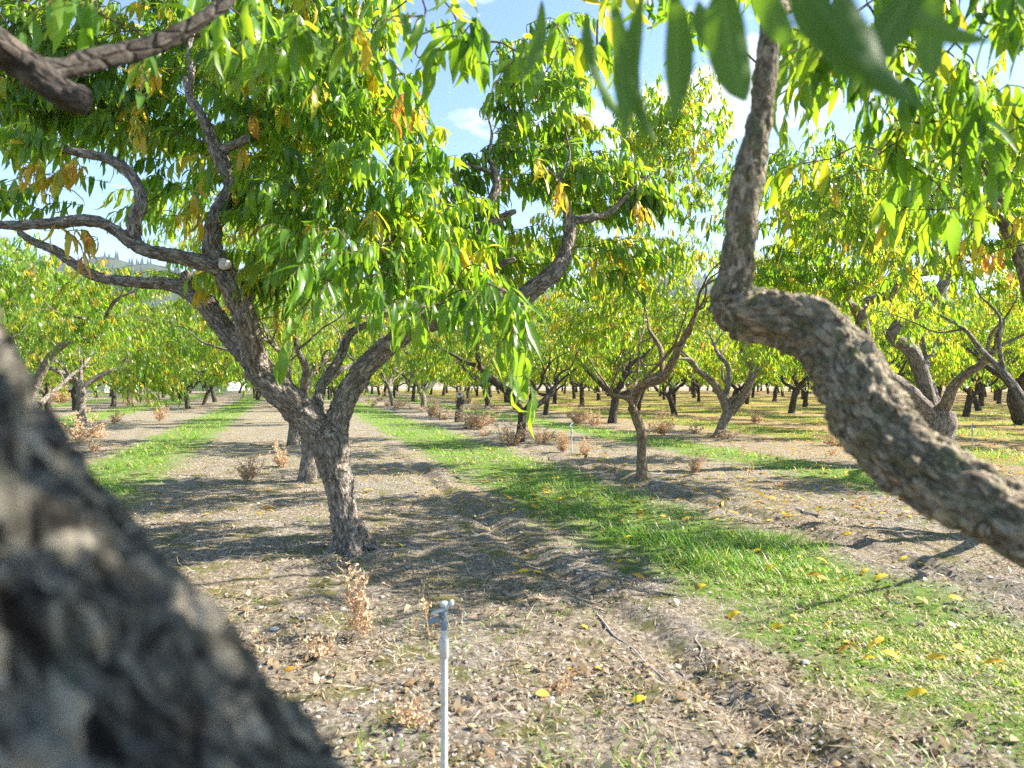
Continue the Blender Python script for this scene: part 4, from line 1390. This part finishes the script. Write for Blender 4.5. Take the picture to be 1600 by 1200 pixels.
# crumpled brown leaf fragments
x, y = scatter(50000, 1.9, 14, 0.8)
k = drift(x, y, 47.0, .1, 1.0)
x, y = x[k], y[k]
a = RNG.uniform(0, 2 * math.pi, len(x))
dr = np.stack([np.cos(a), np.sin(a), RNG.normal(.05, .3, len(x))], -1)
L = np.exp(RNG.normal(-3.9, .45, len(x)))
v, f, at = leaf_arrays(ground_pts(x, y, .006), dr, np.array([0, 0, 1.0]) + RNG.normal(0, .55, (len(x), 3)), L, L * RNG.uniform(.25, .6, len(x)), RNG.normal(0, 1.5, len(x)), np.clip(RNG.normal(.24, .28, len(x)), 0, 1), hi=False, fold=.7)
tag(link('leaf_litter', np_mesh('leaf_litter', v, f, M_STRAW, True, {'leaf': at})), 'crumpled brown leaf fragments scattered on the soil between the trees', 'leaf litter', kind='stuff')
# yellow leaves further back, more of them under the rows on the right
x, y = scatter(9000, 6, 45, 1.0)
l = lat(x, y)
k = RNG.random(len(x)) < np.clip((l + 1) / 12, .06, 1.0)
x, y = x[k], y[k]
a = RNG.uniform(0, 2 * math.pi, len(x))
dr = np.stack([np.cos(a), np.sin(a), RNG.normal(.05, .2, len(x))], -1)
L = RNG.uniform(.07, .13, len(x))
v, f, at = leaf_arrays(ground_pts(x, y, .012), dr, np.array([0, 0, 1.0]) + RNG.normal(0, .3, (len(x), 3)), L, L * .27, RNG.uniform(-.5, 1.2, len(x)), RNG.choice([.1, .3, .45, .6, .8], len(x)), hi=False)
tag(link('fallen_leaf_carpet', np_mesh('fallen_leaf_carpet', v, f, M_LITTER, True, {'leaf': at})), 'yellow and orange fallen leaves carpeting the ground under the far rows', 'leaf litter', kind='stuff')


# stones
def rock_template(seed):
    rg = np.random.default_rng(seed)
    v = []
    for (z, r, k) in ((-.3, .75, 5), (.15, 1.0, 6), (.55, .55, 5)):
        for i in range(6):
            th = 2 * math.pi * i / 6 + rg.normal(0, .15)
            rr_ = r * rg.uniform(.7, 1.15)
            v.append((rr_ * math.cos(th), rr_ * math.sin(th), z + rg.normal(0, .08)))
    v.append((0, 0, .65))
    f = []
    for s in range(2):
        for i in range(6):
            a_, b_, c_, d_ = s * 6 + i, s * 6 + (i + 1) % 6, (s + 1) * 6 + (i + 1) % 6, (s + 1) * 6 + i
            f += [[a_, b_, c_], [a_, c_, d_]]
    f += [[12 + i, 12 + (i + 1) % 6, 18] for i in range(6)]
    return np.array(v), np.array(f)


g = Geo()
ROCKS = [rock_template(i) for i in range(6)]
x, y = scatter(12000, 1.95, 11, 0.85)
k = drift(x, y, 63.0, .05, 1.0, .9)
x, y = x[k], y[k]
for i in range(len(x)):
    v, f = ROCKS[i % 6]
    s = min(float(np.exp(RNG.normal(-5.0, .5))), .024 if y[i] > 2.8 else .013)
    if lat(x[i], y[i]) > 2.2 and RNG.random() < .6: continue
    th = RNG.uniform(0, 6.28)
    c, s_ = math.cos(th), math.sin(th)
    w = v * np.array([s * RNG.uniform(.8, 1.4), s, s * RNG.uniform(.5, .8)])
    w = np.stack([w[:, 0] * c - w[:, 1] * s_, w[:, 0] * s_ + w[:, 1] * c, w[:, 2]], -1) + np.array([x[i], y[i], gh(x[i], y[i])])
    g.add(w, f, np.tile([.5, float(np.clip(RNG.normal(.5, .25), 0, 1)), .5], (len(w), 1)))
tag(link('pebbles', g.mesh('pebbles', M_STONE, False, attr='leaf')), 'small grey pebbles and clods strewn on the bare soil', 'pebbles', kind='stuff')

# grass blades on the strips
def grass(n, dmin, dmax, hgt, wid, name, label, power=0.9, thin=0.0):
    x, y = scatter(n, dmin, dmax, power, 0.84)
    m = strip_mask(x, y)
    dens = np.array([0.5 + 1.3 * noise.fractal(Vector((a_ * 1.1, b_ * 1.1, 9.0)), .8, 2.1, 3) for a_, b_ in zip(x, y)])
    k = RNG.random(len(x)) < m * np.clip(dens + .2, 0.10, 1)
    x, y, dens = x[k], y[k], dens[k]
    nn_ = len(x)
    # the taller lush tuft is in the middle distance, the sward close by is short and dry
    lush = np.clip((y - 3.8) / 1.0, 0.30, 0.8) * np.clip(dens + .5, .5, 1.3) + .75 * np.exp(-((x - 1.25) / .8) ** 2 - ((y - 5.1) / .55) ** 2)
    a = RNG.uniform(0, 2 * math.pi, nn_)
    dr = nrm(np.stack([np.cos(a) * .7, np.sin(a) * .7, RNG.uniform(.4, 1.6, nn_)], -1))
    L = hgt * lush * RNG.uniform(.5, 1.25, nn_)
    up = np.stack([-np.cos(a), -np.sin(a), np.full(nn_, .7)], -1)
    tn = np.clip(RNG.normal(.50, .17, nn_) + (RNG.random(nn_) < .18) * .42 - .12 * np.exp(-((x - 1.25) / .8) ** 2 - ((y - 5.1) / .6) ** 2) + (1 - np.clip((y - 3.4) / 1.2, 0, 1)) * RNG.uniform(0, .5, nn_), 0, 1)
    v, f, at = leaf_arrays(ground_pts(x, y, -.005), dr, up, L, np.full(nn_, wid) * RNG.uniform(.7, 1.3, nn_), RNG.uniform(.2, 1.5, nn_), tn, hi=False)
    tag(link(name, np_mesh(name, v, f, M_GRASS, True, {'leaf': at})), label, 'grass', kind='stuff')
    print(name, nn_)


grass(190000, 2.2, 9.0, .115, .0052, 'grass', 'short green grass of the nearest strip running from the lower right')
grass(110000, 9.0, 40.0, .14, .012, 'grass', 'green grass of the strips far between the tree rows', 0.8)

# stray seedlings in the soil
x, y = scatter(6000, 2.0, 9, 1.0)
k = np.array([noise.noise(Vector((a_ * 1.6, b_ * 1.6, 5.0))) > .22 for a_, b_ in zip(x, y)])
x, y = x[k], y[k]
a = RNG.uniform(0, 6.28, len(x))
v, f, at = leaf_arrays(ground_pts(x, y), nrm(np.stack([np.cos(a) * .6, np.sin(a) * .6, np.ones(len(x))], -1)), np.stack([-np.cos(a), -np.sin(a), np.full(len(x), .6)], -1), RNG.uniform(.02, .08, len(x)), RNG.uniform(.003, .008, len(x)), RNG.uniform(.2, 1.4, len(x)), RNG.uniform(.3, .8, len(x)), hi=False)
tag(link('seedlings', np_mesh('seedlings', v, f, M_GRASS, True, {'leaf': at})), 'sparse green sprouts dotted over the bare soil near the camera', 'seedlings', kind='stuff')

# single yellow leaves lying close by
FALL = [(1140, 968), (1205, 985), (1245, 975), (1290, 978), (900, 1050), (942, 1048), (1310, 1020), (1360, 1015), (1495, 940), (1320, 842), (1418, 832), (965, 884), (1000, 905), (1050, 900), (1060, 888), (810, 882), (815, 895), (410, 897),
        (845, 895), (870, 830), (1200, 895), (1255, 880), (1290, 885), (1350, 900), (1375, 905), (1445, 880), (440, 1045), (920, 985), (785, 800), (720, 776), (1400, 1030), (1460, 1030), (1330, 1008), (1090, 925), (1180, 870), (1430, 1090), (980, 845), (1550, 1040)]
_r = random.Random(8)
for _i in range(34):
    l_, d_ = _r.choice([_r.gauss(3.1, .5), _r.gauss(3.6, .9), _r.uniform(.5, 4.5)]), _r.uniform(2.45, 7.5)
    x_ = l_ + TAN * d_
    if -.5 < x_ / d_ < .74:
        FALL.append((x_ / d_ * F + 800, 592 + H * F / d_))
for (a_, b_) in FALL:
    d = H * F / (b_ - 592)
    x = (a_ - 800) / F * d
    th = random.uniform(-.6, .6) + random.choice([0, math.pi])
    L = random.uniform(.065, .115)
    tnt = random.choice([.08, .08, .08, .22, .22, .36, .48, .6])
    base = (x - math.cos(th) * L / 2, d - math.sin(th) * L / 2, gh(x, d) + (0.035 if abs(lat(x, d) - 3.05) < .8 else .018))
    o = leaf_obj(None, (0, 0, 0), base, (math.cos(th), math.sin(th), random.uniform(-.1, .15)), (random.gauss(0, .3), -.35 + random.gauss(0, .2), 1), L, L * random.uniform(.28, .42), random.choice([.8, 1.4, 2.1]), tnt, 'fallen_leaf', M_LITTER, 'fallen_leaf')
    colr = 'bright yellow' if tnt < .15 else 'golden yellow' if tnt < .3 else 'orange' if tnt < .5 else 'rusty orange'
    where = 'in the foreground grass' if abs(lat(x, d) - 3.05) < .8 else 'on soil left of the sprinkler' if a_ < 690 else 'on soil between the sprinkler and the grass' if lat(x, d) < 2.4 else 'on soil beyond the grass strip'
    tag(o, 'single %s fallen leaf lying %s' % (colr, where), 'leaf', 'single fallen leaves near the camera')

# sticks on the ground
M_STICK = simple('dry_stick', (0.36, 0.32, 0.29), 0.9, 0.3, 90)
for (a0_, b0_, a1_, b1_, w, lab) in ((622, 848, 678, 850, .010, 'pale crooked stick on the shaded soil right of the forking trunk'), (912, 1062, 975, 1048, .006, 'thin stick on sunlit soil right of the sprinkler'), (1090, 1000, 1098, 1050, .005, 'thin dark twig left of the foreground grass, pointing at the camera'),
                                (1060, 1045, 1098, 1055, .006, 'short dark twig lying left of the foreground grass'), (560, 1105, 600, 1085, .007, 'pale stick on mossy soil left of the sprinkler riser'), (1245, 800, 1275, 812, .018, 'bleached forked stick in the shade beyond the grass strip'),
                                (930, 960, 1040, 1065, .009, 'long dark root-like stick lying along the wheel rut'), (850, 912, 885, 908, .005, 'straw-thin stick lying in the dappled shade')):
    d0, d1 = H * F / (b0_ - 592), H * F / (b1_ - 592)
    x0, x1 = (a0_ - 800) / F * d0, (a1_ - 800) / F * d1
    g = Geo()
    pts = []
    for t in np.linspace(0, 1, 6):
        x = x0 + (x1 - x0) * t + random.gauss(0, .012)
        y = d0 + (d1 - d0) * t + random.gauss(0, .012)
        pts.append((x, y, gh(x, y) + w * .6, w * .5 * (1.15 - .5 * t)))
    tube(g, pts, 7, .03, .2, random.uniform(0, 9))
    o = link('stick', g.mesh('stick', M_STICK, origin=(x0, d0, 0)))
    o.location = (x0, d0, 0)
    tag(o, lab, 'stick', 'sticks on the ground')

# ------------------------------------------------------------------ beyond the orchard
g = Geo()
g.add([(-400, 90, .03), (400, 90, .03), (400, 99, .03), (-400, 99, .03)], [[0, 1, 2, 3]])
tag(link('road', g.mesh('road', M_ROAD, False, attr=None)), 'pale gravel road crossing behind the orchard', 'road', kind='structure')


def box(root, name, x0, x1, y0, y1, z0, z1, mt, org):
    v = np.array([(x, y, z) for z in (z0, z1) for y in (y0, y1) for x in (x0, x1)]) - np.array(org)
    f = np.array([[0, 2, 3, 1], [4, 5, 7, 6], [0, 1, 5, 4], [2, 6, 7, 3], [0, 4, 6, 2], [1, 3, 7, 5]])
    return link(name, np_mesh(name, v, f, mt, False), root)


def house(x0, x1, y0, dep, hw, hr, label, wins):
    org = ((x0 + x1) / 2, y0, 0)
    root = empty('house', org, label, 'house')
    box(root, 'wall', x0, x1, y0, y0 + dep, -.1, hw, M_WALLW, org)
    v = np.array([(x0 - .4, y0 - .5, hw - .05), (x1 + .4, y0 - .5, hw - .05), (x1 + .4, y0 + dep + .5, hw - .05), (x0 - .4, y0 + dep + .5, hw - .05), (x0 - .4, y0 + dep / 2, hr), (x1 + .4, y0 + dep / 2, hr)]) - np.array(org)
    link('roof', np_mesh('roof', v, [np.array([[0, 1, 5, 4], [2, 3, 4, 5], [3, 2, 1, 0]]), np.array([[0, 4, 3], [1, 2, 5]])], M_ROOF, False), root)
    for (a_, b_, c_, d_) in wins:
        w = box(root, 'window', a_, b_, y0 - .06, y0 - .004, c_, d_, M_WALLW, org)
        box(w, 'pane', a_ + .08, (a_ + b_) / 2 - .03, y0 - .075, y0 - .063, c_ + .08, d_ - .08, M_GLASS, org)
        box(w, 'pane', (a_ + b_) / 2 + .03, b_ - .08, y0 - .075, y0 - .063, c_ + .08, d_ - .08, M_GLASS, org)


house(-47.5, -37.0, 62, 8, 2.7, 4.4, 'low white house with dark windows seen under the trees at far left', [(-46.6, -45.2, .9, 2.0), (-44.4, -43.0, .9, 2.0), (-41.6, -40.3, .5, 2.0), (-39.4, -38.2, .9, 2.0)])
house(-39.0, -30.0, 72, 6, 2.2, 3.2, 'white shed with a low roof seen under the trees right of the white house', [(-37.6, -36.2, .8, 1.7), (-33.6, -32.2, .8, 1.7)])

# wooded mountains
m, nt, out = mat('forested_slope')
b = nt.nodes.new('ShaderNodeBsdfPrincipled')
b.inputs['Roughness'].default_value = 0.95
gg = nt.nodes.new('ShaderNodeNewGeometry')
r = ramp(nt, [(0.35, (0.018, 0.034, 0.016)), (0.58, (0.045, 0.065, 0.028)), (0.72, (0.16, 0.14, 0.085))])
nt.links.new(noise_tex(nt, gg.outputs['Position'], 0.012, 10, 0.7), r.inputs[0])
nt.links.new(r.outputs[0], b.inputs['Base Color'])
nt.links.new(b.outputs[0], out.inputs[0])
M_FOREST = m


def ridge_h(x):
    return 225 + 45 * noise.fractal(Vector((x * .0016, 3.3, 0)), .9, 2.1, 5) - x * .012


def mountain():
    xs = np.linspace(-2600, 2600, 240)
    ys = np.linspace(900, 1750, 26)
    v = []
    for j, y in enumerate(ys):
        t = (y - ys[0]) / (ys[-1] - ys[0])
        for x in xs:
            s = min(1.0, t / .72)
            z = ridge_h(x) * (s ** 1.15) * (1 if t < .72 else 1 - (t - .72) * 1.2) + 22 * noise.fractal(Vector((x * .006, y * .006, 1)), .9, 2.1, 4) * min(1, t * 4)
            v.append((x, y, z - 4))
    n = len(xs)
    i, j = np.meshgrid(np.arange(len(ys) - 1), np.arange(n - 1), indexing='ij')
    f = np.stack([i * n + j, i * n + j + 1, (i + 1) * n + j + 1, (i + 1) * n + j], -1).reshape(-1, 4)
    v = np.array(v)
    tag(link('mountain', np_mesh('mountain', v, f, M_FOREST)), 'forested blue-green mountain ridge behind the orchard', 'mountain', kind='structure')
    # conifers on the slope
    g = Geo()
    k = 5
    rg = np.random.default_rng(3)
    for q in range(9000):
        c = v[rg.integers(0, len(v))] + np.array([rg.uniform(-11, 11), rg.uniform(-17, 17), -4])
        if abs(c[0]) > c[1] * .85 or c[2] < 60: continue
        hh, rr_ = rg.uniform(12, 24), rg.uniform(2.5, 4)
        a = rg.uniform(0, 6)
        ring = [(c[0] + rr_ * math.cos(a + 2 * math.pi * i / k), c[1] + rr_ * math.sin(a + 2 * math.pi * i / k), c[2] + 2) for i in range(k)] + [(c[0], c[1], c[2] + hh)]
        g.add(ring, [[i, (i + 1) % k, k] for i in range(k)])
    tag(link('conifer_forest', g.mesh('conifer_forest', M_FOREST, False, attr=None)), 'dark conifers covering the far mountain ridge', 'forest', kind='stuff')


mountain()

# ------------------------------------------------------------------ air
m, nt, out = mat('haze')
pv = nt.nodes.new('ShaderNodeVolumePrincipled')
pv.inputs['Color'].default_value = (0.78, 0.87, 1.0, 1)
pv.inputs['Density'].default_value = 0.00010
pv.inputs['Anisotropy'].default_value = 0.2
nt.links.new(pv.outputs[0], out.inputs['Volume'])
v = np.array([(x, y, z) for z in (-8, 400) for y in (-60, 1800) for x in (-2700, 2700)])
f = np.array([[0, 2, 3, 1], [4, 5, 7, 6], [0, 1, 5, 4], [2, 6, 7, 3], [0, 4, 6, 2], [1, 3, 7, 5]])
tag(link('haze', np_mesh('haze', v, f, m, False)), 'thin pale blue air between the orchard and the mountain', 'haze', kind='stuff')
